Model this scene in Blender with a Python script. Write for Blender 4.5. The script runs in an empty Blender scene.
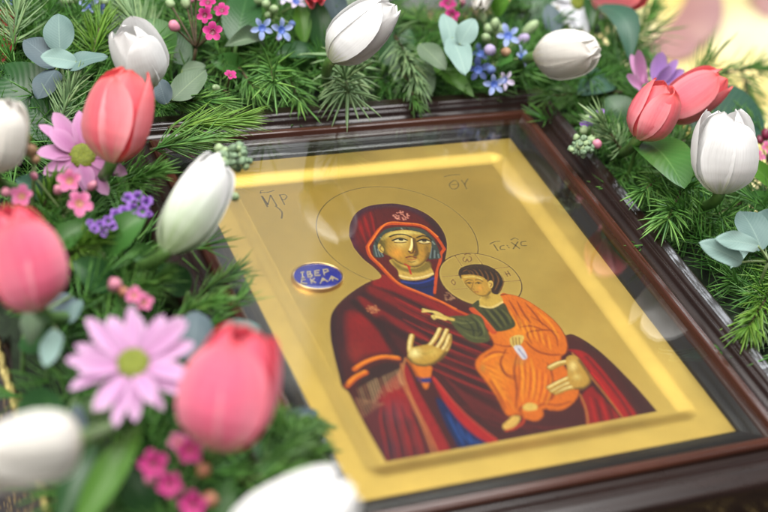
import bpy, bmesh, math, random
import numpy as np
from mathutils import Vector, Matrix, Quaternion
random.seed(7)
RNG = np.random.default_rng(7)
S = bpy.context.scene
W = 0.20                       # visible width of the gilded panel, metres; heights h below are in units of W

# ------------------------------------------------------------------ camera
FPX = 1541.25                  # focal length in photo pixels (768 wide)
CPOS = np.array([-1.72306, -2.62551, 2.42952])
CX = np.array([0.910022, -0.377381, 0.171592])
CY = np.array([0.108425, 0.616170, 0.780114])
CZ = np.array([-0.400130, -0.691316, 0.601646])
cam = bpy.data.cameras.new('camera')
cam.sensor_width = 36.0
cam.lens = FPX / 768 * 36.0
cam.clip_start = 0.02
cam.clip_end = 50
cam.dof.use_dof = True
cam.dof.focus_distance = 4.17 * W
cam.dof.aperture_fstop = 4.4
cam.dof.aperture_blades = 9
camo = bpy.data.objects.new('camera', cam)
S.collection.objects.link(camo)
camo.matrix_world = Matrix(((CX[0], CY[0], CZ[0], CPOS[0]*W), (CX[1], CY[1], CZ[1], CPOS[1]*W),
                            (CX[2], CY[2], CZ[2], CPOS[2]*W), (0, 0, 0, 1)))
S.camera = camo

# ------------------------------------------------------------------ light: an evenly lit interior, big soft lamps overhead
world = bpy.data.worlds.new('World')
S.world = world
world.use_nodes = True
world.node_tree.nodes['Background'].inputs[0].default_value = (0.93, 0.97, 1.0, 1)
world.node_tree.nodes['Background'].inputs[1].default_value = 0.085

def area(name, loc, target, size, sizey, power, col):
    l = bpy.data.lights.new(name, 'AREA')
    l.shape = 'RECTANGLE'; l.size = size; l.size_y = sizey; l.energy = power; l.color = col
    o = bpy.data.objects.new(name, l)
    S.collection.objects.link(o)
    o.location = loc
    o.rotation_euler = (Vector(target) - Vector(loc)).to_track_quat('-Z', 'Y').to_euler()
    return o
area('ceiling_lamp', (-0.1, 0.25, 1.75), (-0.1, 0.2, 0), 2.0, 1.2, 66, (1.0, 0.985, 0.965))
area('window_light', (2.15, 1.35, 1.05), (0, 0, 0), 1.1, 0.6, 19, (0.88, 0.94, 1.0))
area('front_fill', (-1.3, -0.9, 1.7), (0, 0, 0), 1.5, 1.5, 40, (1.0, 0.95, 0.88))  # added fill from the front left, brightens the flowers and the painting
area('glass_haze_lamp', (0.86, 2.2, 1.84), (0, 0, 0), 0.34, 0.62, 0.20, (0.95, 0.97, 1.0))  # added weak lamp, its reflection lays a pale haze on the glass

S.view_settings.view_transform = 'Standard'
S.view_settings.look = 'None'
S.view_settings.exposure = 0.16
S.view_settings.gamma = 1.0
S.view_settings.use_curve_mapping = False
S.cycles.max_bounces = 10
S.cycles.transparent_max_bounces = 16
S.cycles.caustics_reflective = False

# ------------------------------------------------------------------ helpers
def at(px, py, h):
    """photo pixel + height above the panel (in W) -> point in metres"""
    r = (px-384)/FPX*CX - (py-256)/FPX*CY - CZ
    t = (h-CPOS[2])/r[2]
    return Vector((CPOS + t*r)*W)

def pxsize(p, n):
    """length in metres that spans n photo pixels at point p"""
    d = -float((np.array(p)/W-CPOS) @ CZ)
    return n*d/FPX*W

VCAM = Vector(CZ)
UP = Vector((0, 0, 1))
WM = {}

def lin(c):
    return tuple(((v/255)/12.92 if v/255 <= .04045 else ((v/255+.055)/1.055)**2.4) for v in c)

def put(o, parent=None, M=None):
    S.collection.objects.link(o)
    M = M or Matrix.Identity(4)
    WM[o.name] = M
    if parent is not None:
        o.parent = parent
        o.matrix_local = WM[parent.name].inverted() @ M
    else:
        o.matrix_local = M
    return o

def thing(name, label, cat, loc=(0, 0, 0), group=None):
    o = bpy.data.objects.new(name, None)
    o.empty_display_size = 0.01
    put(o, None, Matrix.Translation(Vector(loc)))
    o['label'] = label; o['category'] = cat
    if group: o['group'] = group
    return o

def ob(name, mesh, mat, parent=None, M=None):
    if mat is not None and (len(mesh.materials) == 0):
        mesh.materials.append(mat)
    return put(bpy.data.objects.new(name, mesh), parent, M)

def mesh_from(name, verts, faces, pc=None, smooth=True):
    me = bpy.data.meshes.new(name)
    me.from_pydata([tuple(v) for v in verts], [], faces)
    if pc is not None:
        a = me.color_attributes.new('pc', 'FLOAT_COLOR', 'POINT')
        a.data.foreach_set('color', np.asarray(pc, np.float32).ravel())
    if smooth:
        me.polygons.foreach_set('use_smooth', [True]*len(me.polygons))
    me.update()
    return me

def np_mesh(name, V, F, pc=None, smooth=True):
    """V (n,3), F (m,4) or (m,3) numpy arrays"""
    k = F.shape[1]
    me = bpy.data.meshes.new(name)
    me.vertices.add(len(V)); me.vertices.foreach_set('co', V.astype(np.float32).ravel())
    me.loops.add(F.size); me.loops.foreach_set('vertex_index', F.astype(np.int32).ravel())
    me.polygons.add(len(F))
    me.polygons.foreach_set('loop_start', np.arange(0, F.size, k, dtype=np.int32))
    me.polygons.foreach_set('use_smooth', np.full(len(F), smooth))
    if pc is not None:
        a = me.color_attributes.new('pc', 'FLOAT_COLOR', 'POINT')
        a.data.foreach_set('color', np.asarray(pc, np.float32).ravel())
    me.update(calc_edges=True)
    me.validate()
    return me

def surf(name, fn, nu, nv, rnd=0.5):
    """open sheet from fn(t, v), t 0..1 along, v -1..1 across"""
    V, P, F = [], [], []
    for i in range(nu+1):
        t = i/nu
        for j in range(nv+1):
            v = -1+2*j/nv
            V.append(fn(t, v)); P.append((t, v*.5+.5, rnd, 1))
    for i in range(nu):
        for j in range(nv):
            a = i*(nv+1)+j
            F.append((a, a+1, a+nv+2, a+nv+1))
    return mesh_from(name, V, F, P)

def tube(name, pts, radii, n=8, rnd=.5, caps=True):
    pts = [Vector(p) for p in pts]
    V, F, P = [], [], []
    for i, p in enumerate(pts):
        d = (pts[min(i+1, len(pts)-1)]-pts[max(i-1, 0)]).normalized()
        a = d.orthogonal().normalized() if i == 0 else (pa - d*pa.dot(d)).normalized()
        pa = a
        b = d.cross(a)
        r = radii[i] if hasattr(radii, '__len__') else radii
        for k in range(n):
            th = 2*math.pi*k/n
            V.append(p + (a*math.cos(th)+b*math.sin(th))*r); P.append((i/max(1, len(pts)-1), k/n, rnd, 1))
    for i in range(len(pts)-1):
        for k in range(n):
            F.append((i*n+k, i*n+(k+1) % n, (i+1)*n+(k+1) % n, (i+1)*n+k))
    if caps:
        F.append(tuple(range(n-1, -1, -1))); F.append(tuple(range((len(pts)-1)*n, len(pts)*n)))
    return mesh_from(name, V, F, P)

def bez(a, b, c, n=8):
    a, b, c = Vector(a), Vector(b), Vector(c)
    return [a*(1-t)**2 + b*2*t*(1-t) + c*t*t for t in [i/n for i in range(n+1)]]

def frame(axis, hint, loc=(0, 0, 0)):
    """matrix with local Y along axis, local Z as near to hint as it goes"""
    y = Vector(axis).normalized()
    h = Vector(hint)
    z = (h - y*h.dot(y))
    if z.length < 1e-5: z = y.orthogonal()
    z.normalize()
    x = y.cross(z)
    M = Matrix.Identity(4)
    for i, v in enumerate((x, y, z)):
        M[0][i], M[1][i], M[2][i] = v
    M.translation = Vector(loc)
    return M

def interp(x, xs, ys):
    return float(np.interp(x, xs, ys))

# ------------------------------------------------------------------ materials
def newmat(name):
    m = bpy.data.materials.new(name)
    m.use_nodes = True
    nt = m.node_tree
    return m, nt, nt.nodes['Principled BSDF'], nt.nodes['Material Output']

def N(nt, typ, **kw):
    n = nt.nodes.new(typ)
    for k, v in kw.items(): setattr(n, k, v)
    return n

def ramp(nt, fac, stops):
    r = N(nt, 'ShaderNodeValToRGB')
    el = r.color_ramp.elements
    while len(el) < len(stops): el.new(0.5)
    for e, (p, c) in zip(el, stops):
        e.position = p; e.color = (*c, 1)
    nt.links.new(fac, r.inputs[0])
    return r.outputs[0]

def mixc(nt, fac, a, b, mode='MIX'):
    m = N(nt, 'ShaderNodeMix', data_type='RGBA', blend_type=mode)
    for s, v in ((m.inputs[0], fac), (m.inputs[6], a), (m.inputs[7], b)):
        if hasattr(v, 'links'): nt.links.new(v, s)
        elif isinstance(v, (tuple, list)): s.default_value = (*v, 1) if len(v) == 3 else v
        else: s.default_value = v
    return m.outputs[2]

def mth(nt, op, a, b=0.0, clamp=False):
    m = N(nt, 'ShaderNodeMath', operation=op, use_clamp=clamp)
    for s, v in ((m.inputs[0], a), (m.inputs[1], b)):
        if hasattr(v, 'links'): nt.links.new(v, s)
        else: s.default_value = v
    return m.outputs[0]

def objnoise(nt, scale, detail=3, rough=.55, vec=None):
    n = N(nt, 'ShaderNodeTexNoise')
    n.inputs['Scale'].default_value = scale; n.inputs['Detail'].default_value = detail
    n.inputs['Roughness'].default_value = rough
    if vec is None:
        tc = N(nt, 'ShaderNodeTexCoord'); vec = tc.outputs['Object']
    nt.links.new(vec, n.inputs['Vector'])
    return n.outputs[0]

def bump(nt, b, height, strength, dist=.001):
    n = N(nt, 'ShaderNodeBump')
    n.inputs['Strength'].default_value = strength; n.inputs['Distance'].default_value = dist
    nt.links.new(height, n.inputs['Height']); nt.links.new(n.outputs[0], b.inputs['Normal'])

def pcattr(nt):
    a = N(nt, 'ShaderNodeAttribute', attribute_name='pc')
    s = N(nt, 'ShaderNodeSeparateColor')
    nt.links.new(a.outputs['Color'], s.inputs[0])
    return a, s.outputs[0], s.outputs[1], s.outputs[2]

def streaks(nt, t, v, rnd, along=1.5, across=16, detail=3):
    c = N(nt, 'ShaderNodeCombineXYZ')
    nt.links.new(mth(nt, 'MULTIPLY', t, along), c.inputs[0])
    nt.links.new(mth(nt, 'MULTIPLY', v, across), c.inputs[1])
    nt.links.new(mth(nt, 'MULTIPLY', rnd, 37.0), c.inputs[2])
    return objnoise(nt, 1.0, detail, .6, c.outputs[0])

def translucent(nt, b, out, col, fac):
    tr = N(nt, 'ShaderNodeBsdfTranslucent')
    if hasattr(col, 'links'): nt.links.new(col, tr.inputs[0])
    else: tr.inputs[0].default_value = (*col, 1)
    mx = N(nt, 'ShaderNodeMixShader'); mx.inputs[0].default_value = fac
    nt.links.new(b.outputs[0], mx.inputs[1]); nt.links.new(tr.outputs[0], mx.inputs[2])
    nt.links.new(mx.outputs[0], out.inputs[0])

def petal_mat(name, mid, edge, tip, base, across=14, rough=.55, trans=.22, base_reach=.16, streak=.35):
    m, nt, b, out = newmat(name)
    a, t, v, r = pcattr(nt)
    av = mth(nt, 'ABSOLUTE', mth(nt, 'SUBTRACT', v, .5)); av = mth(nt, 'MULTIPLY', av, 2.0)
    st = streaks(nt, t, v, r, 1.6, across)
    f = mth(nt, 'ADD', mth(nt, 'POWER', av, 2.2), mth(nt, 'MULTIPLY', mth(nt, 'SUBTRACT', st, .5), streak*2), True)
    c = mixc(nt, f, mid, edge)
    ft = mth(nt, 'POWER', t, 3.5, True)
    c = mixc(nt, mth(nt, 'MULTIPLY', ft, .8), c, tip)
    fb = mth(nt, 'SUBTRACT', 1.0, mth(nt, 'DIVIDE', mth(nt, 'SUBTRACT', t, mth(nt, 'MULTIPLY', mth(nt, 'SUBTRACT', st, .5), .5)), base_reach), True)
    c = mixc(nt, fb, c, base)
    fine = streaks(nt, t, v, r, 3.0, across*5, 2)
    c = mixc(nt, 1.0, c, ramp(nt, fine, [(.3, (.92, .91, .91)), (.55, (1, 1, 1)), (.75, (1.03, 1.03, 1.03))]), 'MULTIPLY')
    blotch = objnoise(nt, 55, 4)
    c = mixc(nt, 1.0, c, ramp(nt, blotch, [(.3, (.93, .92, .92)), (.6, (1, 1, 1))]), 'MULTIPLY')
    nt.links.new(c, b.inputs['Base Color'])
    b.inputs['Roughness'].default_value = rough
    b.inputs['Specular IOR Level'].default_value = .25
    b.inputs['Sheen Weight'].default_value = .08
    bump(nt, b, mth(nt, 'ADD', st, mth(nt, 'MULTIPLY', fine, .4)), .12, .0005)
    translucent(nt, b, out, c, trans)
    return m

def leaf_mat(name, col, col2, vein, rough=.4, trans=.18, side=26, powder=0.0, vf=.13):
    m, nt, b, out = newmat(name)
    a, t, v, r = pcattr(nt)
    av = mth(nt, 'MULTIPLY', mth(nt, 'ABSOLUTE', mth(nt, 'SUBTRACT', v, .5)), 2.0)
    # side veins rise from the midrib
    w = N(nt, 'ShaderNodeTexWave'); w.inputs['Scale'].default_value = 1.0
    w.inputs['Distortion'].default_value = 1.2; w.inputs['Detail'].default_value = 1
    c = N(nt, 'ShaderNodeCombineXYZ')
    nt.links.new(mth(nt, 'MULTIPLY', mth(nt, 'SUBTRACT', t, mth(nt, 'MULTIPLY', av, .25)), side/6.28), c.inputs[0])
    nt.links.new(c.outputs[0], w.inputs['Vector'])
    n = objnoise(nt, 140, 4)
    st = streaks(nt, t, v, r, 2, 10)
    cc = mixc(nt, mth(nt, 'ADD', mth(nt, 'MULTIPLY', n, .5), mth(nt, 'MULTIPLY', st, .5)), col, col2)
    cc = mixc(nt, mth(nt, 'MULTIPLY', mth(nt, 'POWER', w.outputs[0], 5.0), vf), cc, vein)
    mid = mth(nt, 'SUBTRACT', 1.0, mth(nt, 'MULTIPLY', av, 16.0), True)
    cc = mixc(nt, mth(nt, 'MULTIPLY', mid, .65), cc, vein)
    nt.links.new(cc, b.inputs['Base Color'])
    b.inputs['Roughness'].default_value = rough
    b.inputs['Sheen Weight'].default_value = powder
    bump(nt, b, mth(nt, 'ADD', mth(nt, 'MULTIPLY', n, .5), mth(nt, 'MULTIPLY', w.outputs[0], vf*3)), .25, .0006)
    translucent(nt, b, out, cc, trans)
    return m

def plain(name, col, rough=.5, noise=None, col2=None, bumpv=0, metallic=0, spec=.5, trans=0, coat=0):
    m, nt, b, out = newmat(name)
    b.inputs['Base Color'].default_value = (*col, 1)
    cc = col
    if noise:
        n = objnoise(nt, noise, 4)
        cc = ramp(nt, n, [(.3, col), (.7, col2 or tuple(x*.6 for x in col))])
        nt.links.new(cc, b.inputs['Base Color'])
        if bumpv: bump(nt, b, n, bumpv)
    b.inputs['Roughness'].default_value = rough
    b.inputs['Metallic'].default_value = metallic
    b.inputs['Specular IOR Level'].default_value = spec
    b.inputs['Coat Weight'].default_value = coat
    if trans: translucent(nt, b, out, cc, trans)
    return m

def needle_mat(name, a1, a2, a3, rough=.4):
    m, nt, b, out = newmat(name)
    a, t, v, r = pcattr(nt)
    c = ramp(nt, r, [(0, a1), (.55, a2), (1, a3)])
    c = mixc(nt, mth(nt, 'MULTIPLY', mth(nt, 'POWER', t, 2.0), .35), c, a3)
    nt.links.new(c, b.inputs['Base Color'])
    b.inputs['Roughness'].default_value = rough
    translucent(nt, b, out, c, .15)
    return m

M = {}
M['pink'] = petal_mat('pink_petal', (.90, .18, .31), (.93, .34, .44), (.84, .06, .06), (.82, .42, .36), streak=.5)
M['coral'] = petal_mat('coral_petal', (.88, .17, .22), (.94, .36, .40), (.86, .10, .075), (.82, .46, .32), streak=.5)
M['white'] = petal_mat('white_petal', (.83, .83, .825), (.86, .86, .855), (.86, .85, .84), (.66, .70, .48), trans=.25, streak=.2)
M['whitegreen'] = petal_mat('white_green_petal', (.76, .79, .74), (.82, .82, .82), (.83, .83, .83), (.30, .42, .20), trans=.22, base_reach=.62, streak=.5, across=9)
M['cream'] = petal_mat('cream_petal', (.77, .745, .69), (.79, .77, .72), (.79, .77, .72), (.72, .68, .50), trans=.25, streak=.2)
M['lilac'] = petal_mat('lilac_petal', (.56, .28, .52), (.64, .40, .61), (.66, .44, .64), (.46, .16, .38), across=8, trans=.25)
M['mauve'] = petal_mat('mauve_petal', (.54, .22, .45), (.62, .33, .54), (.62, .35, .56), (.42, .12, .30), across=8, trans=.25)
M['violet'] = petal_mat('violet_petal', (.40, .22, .58), (.50, .30, .64), (.52, .32, .66), (.30, .12, .42), across=8, trans=.25)
M['magenta'] = petal_mat('magenta_petal', (.50, .022, .19), (.60, .07, .28), (.58, .08, .30), (.24, .008, .07), across=6)
M['rosepink'] = petal_mat('rose_pink_petal', (.58, .12, .28), (.66, .22, .39), (.68, .26, .43), (.42, .08, .14), across=6)
M['blue'] = petal_mat('blue_petal', (.26, .35, .66), (.36, .44, .70), (.46, .50, .74), (.12, .18, .42), across=5)
M['deepblue'] = petal_mat('deep_blue_petal', (.05, .08, .22), (.09, .12, .30), (.11, .14, .32), (.03, .04, .12), across=5)
M['palelilac'] = petal_mat('pale_lilac_petal', (.66, .58, .78), (.74, .68, .84), (.76, .70, .84), (.50, .42, .64), across=5)
M['purple'] = petal_mat('purple_petal', (.25, .10, .48), (.34, .17, .58), (.38, .20, .62), (.12, .04, .28), across=5)
M['red'] = petal_mat('red_petal', (.42, .05, .045), (.48, .06, .06), (.45, .08, .06), (.25, .03, .03))
M['whitepetal'] = petal_mat('white_daisy_petal', (.78, .80, .86), (.84, .85, .90), (.85, .86, .90), (.60, .62, .66), across=7)
M['euca'] = leaf_mat('eucalyptus_blue', lin((98, 126, 120)), lin((78, 106, 104)), lin((120, 146, 136)), .6, .1, powder=.2, vf=.09)
M['eucapale'] = leaf_mat('eucalyptus_pale', lin((136, 164, 156)), lin((112, 142, 136)), lin((152, 178, 166)), .6, .12, powder=.25, vf=.09)
M['eucadark'] = leaf_mat('eucalyptus_slate', lin((76, 94, 100)), lin((56, 74, 82)), lin((96, 114, 118)), .6, .08, powder=.2, vf=.09)
M['eucagreen'] = leaf_mat('eucalyptus_green', lin((96, 118, 88)), lin((70, 92, 68)), lin((122, 142, 104)), .55, .12, powder=.12, vf=.09)
M['leaf'] = leaf_mat('leaf_green', (.055, .17, .03), (.035, .12, .022), (.12, .26, .07), .38)
M['leafdark'] = leaf_mat('leaf_dark', (.032, .105, .028), (.018, .065, .020), (.07, .17, .055), .35)
M['leafteal'] = leaf_mat('leaf_teal', (.05, .13, .085), (.035, .095, .065), (.09, .19, .12), .5)
M['leafbright'] = leaf_mat('leaf_bright', (.11, .27, .03), (.07, .20, .022), (.2, .36, .09), .4, .25)
M['needle'] = needle_mat('needle_green', (0.041, 0.136, 0.034), (0.108, 0.280, 0.055), (0.252, 0.469, 0.109))
M['needleblue'] = needle_mat('needle_blue_green', (0.102, 0.206, 0.091), (0.216, 0.356, 0.160), (0.410, 0.552, 0.257))
M['needledark'] = needle_mat('needle_dark', (0.030, 0.097, 0.022), (0.074, 0.189, 0.036), (0.162, 0.302, 0.065))
M['needlelime'] = needle_mat('needle_lime', (0.065, 0.175, 0.017), (0.131, 0.296, 0.033), (0.241, 0.415, 0.067))
M['needlefill'] = needle_mat('needle_fill', (0.023, 0.099, 0.019), (0.070, 0.218, 0.038), (0.177, 0.395, 0.074))
M['stem'] = plain('stem_green', (.10, .20, .045), .45, 120, (.06, .13, .03))
M['stempale'] = plain('stem_pale', (.22, .29, .12), .5, 120, (.15, .22, .08))
M['twig'] = plain('twig_brown', (.10, .065, .03), .7, 300, (.05, .035, .018), .5)
M['disc'] = plain('daisy_disc', (.22, .26, .015), .6, 900, (.10, .13, .01), 1.0)
M['cup'] = plain('blossom_cup', (.20, .015, .05), .4, 500, (.11, .01, .03))
M['cuppink'] = plain('blossom_cup_pink', (.38, .13, .09), .5, 500, (.25, .12, .05))
M['bluecup'] = plain('blossom_cup_blue', (.06, .12, .42), .4)
M['budgreen'] = plain('bud_green', (.34, .44, .24), .6, 300, (.22, .32, .15), .6)
M['budgrey'] = plain('bud_grey_green', (.27, .37, .23), .8, 700, (.10, .19, .10), 1.0)
M['budpink'] = plain('bud_pink', (.62, .26, .34), .5, 250, (.46, .14, .22))
M['budbrown'] = plain('bud_brown', (.36, .22, .13), .6, 300, (.22, .12, .06))
M['moss'] = plain('moss_dark', (.012, .026, .008), .9, 160, (.004, .010, .003), 1.0)

# frame wood
def wood(name, col, col2, rough):
    m, nt, b, out = newmat(name)
    tc = N(nt, 'ShaderNodeTexCoord'); mp = N(nt, 'ShaderNodeMapping')
    mp.inputs['Scale'].default_value = (18, 260, 260)
    nt.links.new(tc.outputs['Object'], mp.inputs[0])
    n = objnoise(nt, 1.0, 5, .6, mp.outputs[0])
    nt.links.new(ramp(nt, n, [(.3, col), (.85, col2)]), b.inputs['Base Color'])
    sm = objnoise(nt, 60, 4)
    nt.links.new(mth(nt, 'ADD', mth(nt, 'MULTIPLY', sm, .06), rough-.05), b.inputs['Roughness'])
    b.inputs['Coat Weight'].default_value = .4; b.inputs['Coat Roughness'].default_value = .12
    return m
M['wood'] = wood('dark_varnished_wood', (.018, .008, .006), (.007, .0035, .003), .30)
M['bead'] = wood('red_brown_varnished_wood', (.062, .020, .011), (.028, .009, .006), .24)
M['lip'] = wood('black_brown_lip_wood', (.020, .015, .013), (.010, .008, .007), .2)

# glass pane: clear, Fresnel reflection on both faces
def glass_mat():
    m, nt, b, out = newmat('clear_glass')
    nt.nodes.remove(b)
    tr = N(nt, 'ShaderNodeBsdfTransparent'); tr.inputs[0].default_value = (.97, .985, .975, 1)
    gl = N(nt, 'ShaderNodeBsdfGlossy'); gl.inputs['Roughness'].default_value = .012
    gl.inputs[0].default_value = (1, 1, 1, 1)
    ge = N(nt, 'ShaderNodeNewGeometry')
    dt = N(nt, 'ShaderNodeVectorMath', operation='DOT_PRODUCT')
    nt.links.new(ge.outputs['Incoming'], dt.inputs[0]); nt.links.new(ge.outputs['Normal'], dt.inputs[1])
    k = mth(nt, 'POWER', mth(nt, 'SUBTRACT', 1.0, mth(nt, 'ABSOLUTE', dt.outputs['Value'])), 5.0)
    fr = mth(nt, 'ADD', .125, mth(nt, 'MULTIPLY', k, .94), True)
    mx = N(nt, 'ShaderNodeMixShader')
    nt.links.new(fr, mx.inputs[0]); nt.links.new(tr.outputs[0], mx.inputs[1]); nt.links.new(gl.outputs[0], mx.inputs[2])
    nt.links.new(mx.outputs[0], out.inputs[0])
    return m
M['glass'] = glass_mat()

GOLD = (.72, .495, .125)
def gilt_mat(name, attr):
    m, nt, b, out = newmat(name)
    n = objnoise(nt, 45, 5, .6); n2 = objnoise(nt, 900, 2)
    tone = ramp(nt, n, [(.25, tuple(c*.86 for c in GOLD)), (.75, GOLD)])
    if attr:
        a = N(nt, 'ShaderNodeAttribute', attribute_name='pc')
        tcp = N(nt, 'ShaderNodeTexCoord'); mpp = N(nt, 'ShaderNodeMapping')
        mpp.inputs['Scale'].default_value = (900, 260, 1); mpp.inputs['Rotation'].default_value = (0, 0, .6)
        nt.links.new(tcp.outputs['Object'], mpp.inputs[0])
        br = objnoise(nt, 1.0, 3, .6, mpp.outputs[0])
        pcol = mixc(nt, 1.0, a.outputs['Color'], ramp(nt, br, [(.25, (.72, .70, .70)), (.5, (1, 1, 1)), (.8, (1.22, 1.2, 1.15))]), 'MULTIPLY')
        col = mixc(nt, a.outputs['Alpha'], pcol, tone)
        b.inputs['Specular IOR Level'].default_value = .25
        nt.links.new(a.outputs['Alpha'], b.inputs['Metallic'])
        nt.links.new(mth(nt, 'SUBTRACT', .5, mth(nt, 'MULTIPLY', a.outputs['Alpha'], .08)), b.inputs['Roughness'])
    else:
        col = tone
        b.inputs['Metallic'].default_value = 1.0
        nt.links.new(mth(nt, 'ADD', mth(nt, 'MULTIPLY', n, .12), .44), b.inputs['Roughness'])
    nt.links.new(col, b.inputs['Base Color'])
    bump(nt, b, mth(nt, 'ADD', n2, mth(nt, 'MULTIPLY', n, 2.0)), .10, .0006)
    return m
M['gilt'] = gilt_mat('gilded_gesso', False)
M['paint'] = gilt_mat('tempera_on_gilding', True)
M['brass'] = plain('brass_rim', (.80, .55, .26), .28, metallic=1)
M['letter'] = plain('pale_gold_paint', (.72, .58, .36), .4, metallic=.2)
M['enamel'] = plain('blue_enamel', (.015, .022, .30), .22, 200, (.010, .016, .22), coat=.5)

# textiles
def brocade(name, ground, thread, scale, metal=.5):
    m, nt, b, out = newmat(name)
    tc = N(nt, 'ShaderNodeTexCoord')
    v = N(nt, 'ShaderNodeTexVoronoi'); v.inputs['Scale'].default_value = scale
    nt.links.new(tc.outputs['Object'], v.inputs['Vector'])
    n = objnoise(nt, scale*.5, 4)
    f = mth(nt, 'ADD', mth(nt, 'MULTIPLY', mth(nt, 'SUBTRACT', .42, v.outputs['Distance']), 3.0), mth(nt, 'MULTIPLY', mth(nt, 'SUBTRACT', n, .5), 3.5), True)
    nt.links.new(mixc(nt, f, ground, thread), b.inputs['Base Color'])
    nt.links.new(mth(nt, 'MULTIPLY', f, metal), b.inputs['Metallic'])
    b.inputs['Roughness'].default_value = .45
    bump(nt, b, mth(nt, 'ADD', f, objnoise(nt, 1500, 2)), .8, .0008)
    return m
M['brocade'] = brocade('dark_gold_brocade', (.022, .010, .008), (.62, .44, .16), 190)
M['braid'] = plain('gold_braid', (.72, .60, .24), .35, 700, (.45, .36, .12), .8, metallic=.7)
M['floor'] = plain('grey_floor', (.40, .39, .40), .5, 6, (.32, .31, .33))
def goldcloth():
    m, nt, b, out = newmat('yellow_gold_satin')
    n = objnoise(nt, 7, 3)
    nt.links.new(ramp(nt, n, [(.3, (.80, .58, .13)), (.5, (.88, .72, .26)), (.7, (.90, .80, .50))]), b.inputs['Base Color'])
    b.inputs['Roughness'].default_value = .4
    b.inputs['Sheen Weight'].default_value = .3
    bump(nt, b, n, .5, .01)
    return m
M['goldcloth'] = goldcloth()
M['motif'] = plain('mauve_motif_weave', (.44, .24, .20), .55, 30, (.36, .17, .17))

# ------------------------------------------------------------------ setting: floor, draped stand, far gold-draped table
def box_mesh(name, x0, x1, y0, y1, z0, z1, bev=0):
    bm = bmesh.new()
    bmesh.ops.create_cube(bm, size=1)
    for v in bm.verts:
        v.co = Vector(((x0+x1)/2+v.co.x*(x1-x0), (y0+y1)/2+v.co.y*(y1-y0), (z0+z1)/2+v.co.z*(z1-z0)))
    if bev:
        bmesh.ops.bevel(bm, geom=bm.edges[:], offset=bev, segments=3, affect='EDGES', profile=.5)
    me = bpy.data.meshes.new(name); bm.to_mesh(me); bm.free()
    return me

fl = ob('floor', box_mesh('floor', -3, 4, -3, 4, -.96, -.92), M['floor']); fl['kind'] = 'structure'
STZ = -.125*W
st = ob('stand_top', box_mesh('stand_top', -1.105*W, 1.22*W, -1.35*W, 1.62*W, -.92, STZ, .004), M['brocade']); st['kind'] = 'structure'

# gold braid sewn along the left edge of the stand's cover
tr = thing('braid_trim', 'narrow gold braid edging the cloth beside the bottom left white tulip', 'braid', (-1.112*W, 0, STZ))
for k in range(2):
    pts = []
    for i in range(120):
        y = (-1.34+2.68*i/119)*W
        ph = i*1.3+k*math.pi
        pts.append((-1.112*W+.0011*math.sin(ph)-.0004, y, STZ+.0016+.0009*math.cos(ph)))
    ob('cord', tube('cord', pts, .0016, 6), M['braid'], tr)

# far table with a gold satin cover, out of focus behind the right corner
GZ = -1.4*W
gt = thing('gold_cloth', 'bright yellow gold cloth with mauve motifs, blurred behind the top right corner', 'cloth', (3.4*W, 3.2*W, GZ))
def drape(t, v):
    x = (1.9+3.6*(v*.5+.5))*W*1.25; y = (1.75+4.2*t)*W
    return (x, y, GZ+.006*math.sin(x*34+y*11)+.005*math.sin(y*41-x*9))
ob('cover', surf('cover', drape, 60, 60), M['goldcloth'], gt)
def motif(pa, pb, wpx, bend, mat):
    a, b_ = at(*pa, -1.36), at(*pb, -1.36)
    ax = b_-a; L = ax.length; wd = pxsize(a, wpx)/2
    def fn(t, v):
        w = wd*math.sin(math.pi*min(1, .12+.8*t))**.7
        return (v*w+bend*L*math.sin(math.pi*t), t*L, .004*math.sin(3.1*t)*(1-v*v)+.003)
    ob('motif', surf('motif', fn, 16, 8), mat, gt, frame(ax, UP, a))
motif((705, -25), (640, 62), 42, -.10, M['motif'])
motif((668, 62), (690, 28), 22, .1, M['motif'])
motif((790, -30), (765, 20), 30, .1, M['motif'])

# ------------------------------------------------------------------ the framed icon
icon = thing('framed_icon', 'glazed gold icon of a mother and child in a dark wooden frame', 'icon', (0, 0, 0))
HX, HY = .5, .6316

def rail(name, prof, side, mat, parent):
    """mitred moulding: prof is (u, z) outward from the sight edge, in W; side 0 right, 1 top, 2 left, 3 bottom"""
    n = len(prof); K = 24
    V, F = [], []
    for i in range(K+1):
        s = -1+2*i/K
        for (u, z) in prof:
            hx, hy = HX+u, HY+u
            ln, dp = (hy, hx) if side in (0, 2) else (hx, hy)
            V.append((s*ln*W, -dp*W, z*W))          # local X runs along the rail
    for i in range(K):
        for j in range(n-1):
            a = i*n+j
            F.append((a, a+1, a+n+1, a+n))
    me = mesh_from(name, V, F)
    return me

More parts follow.
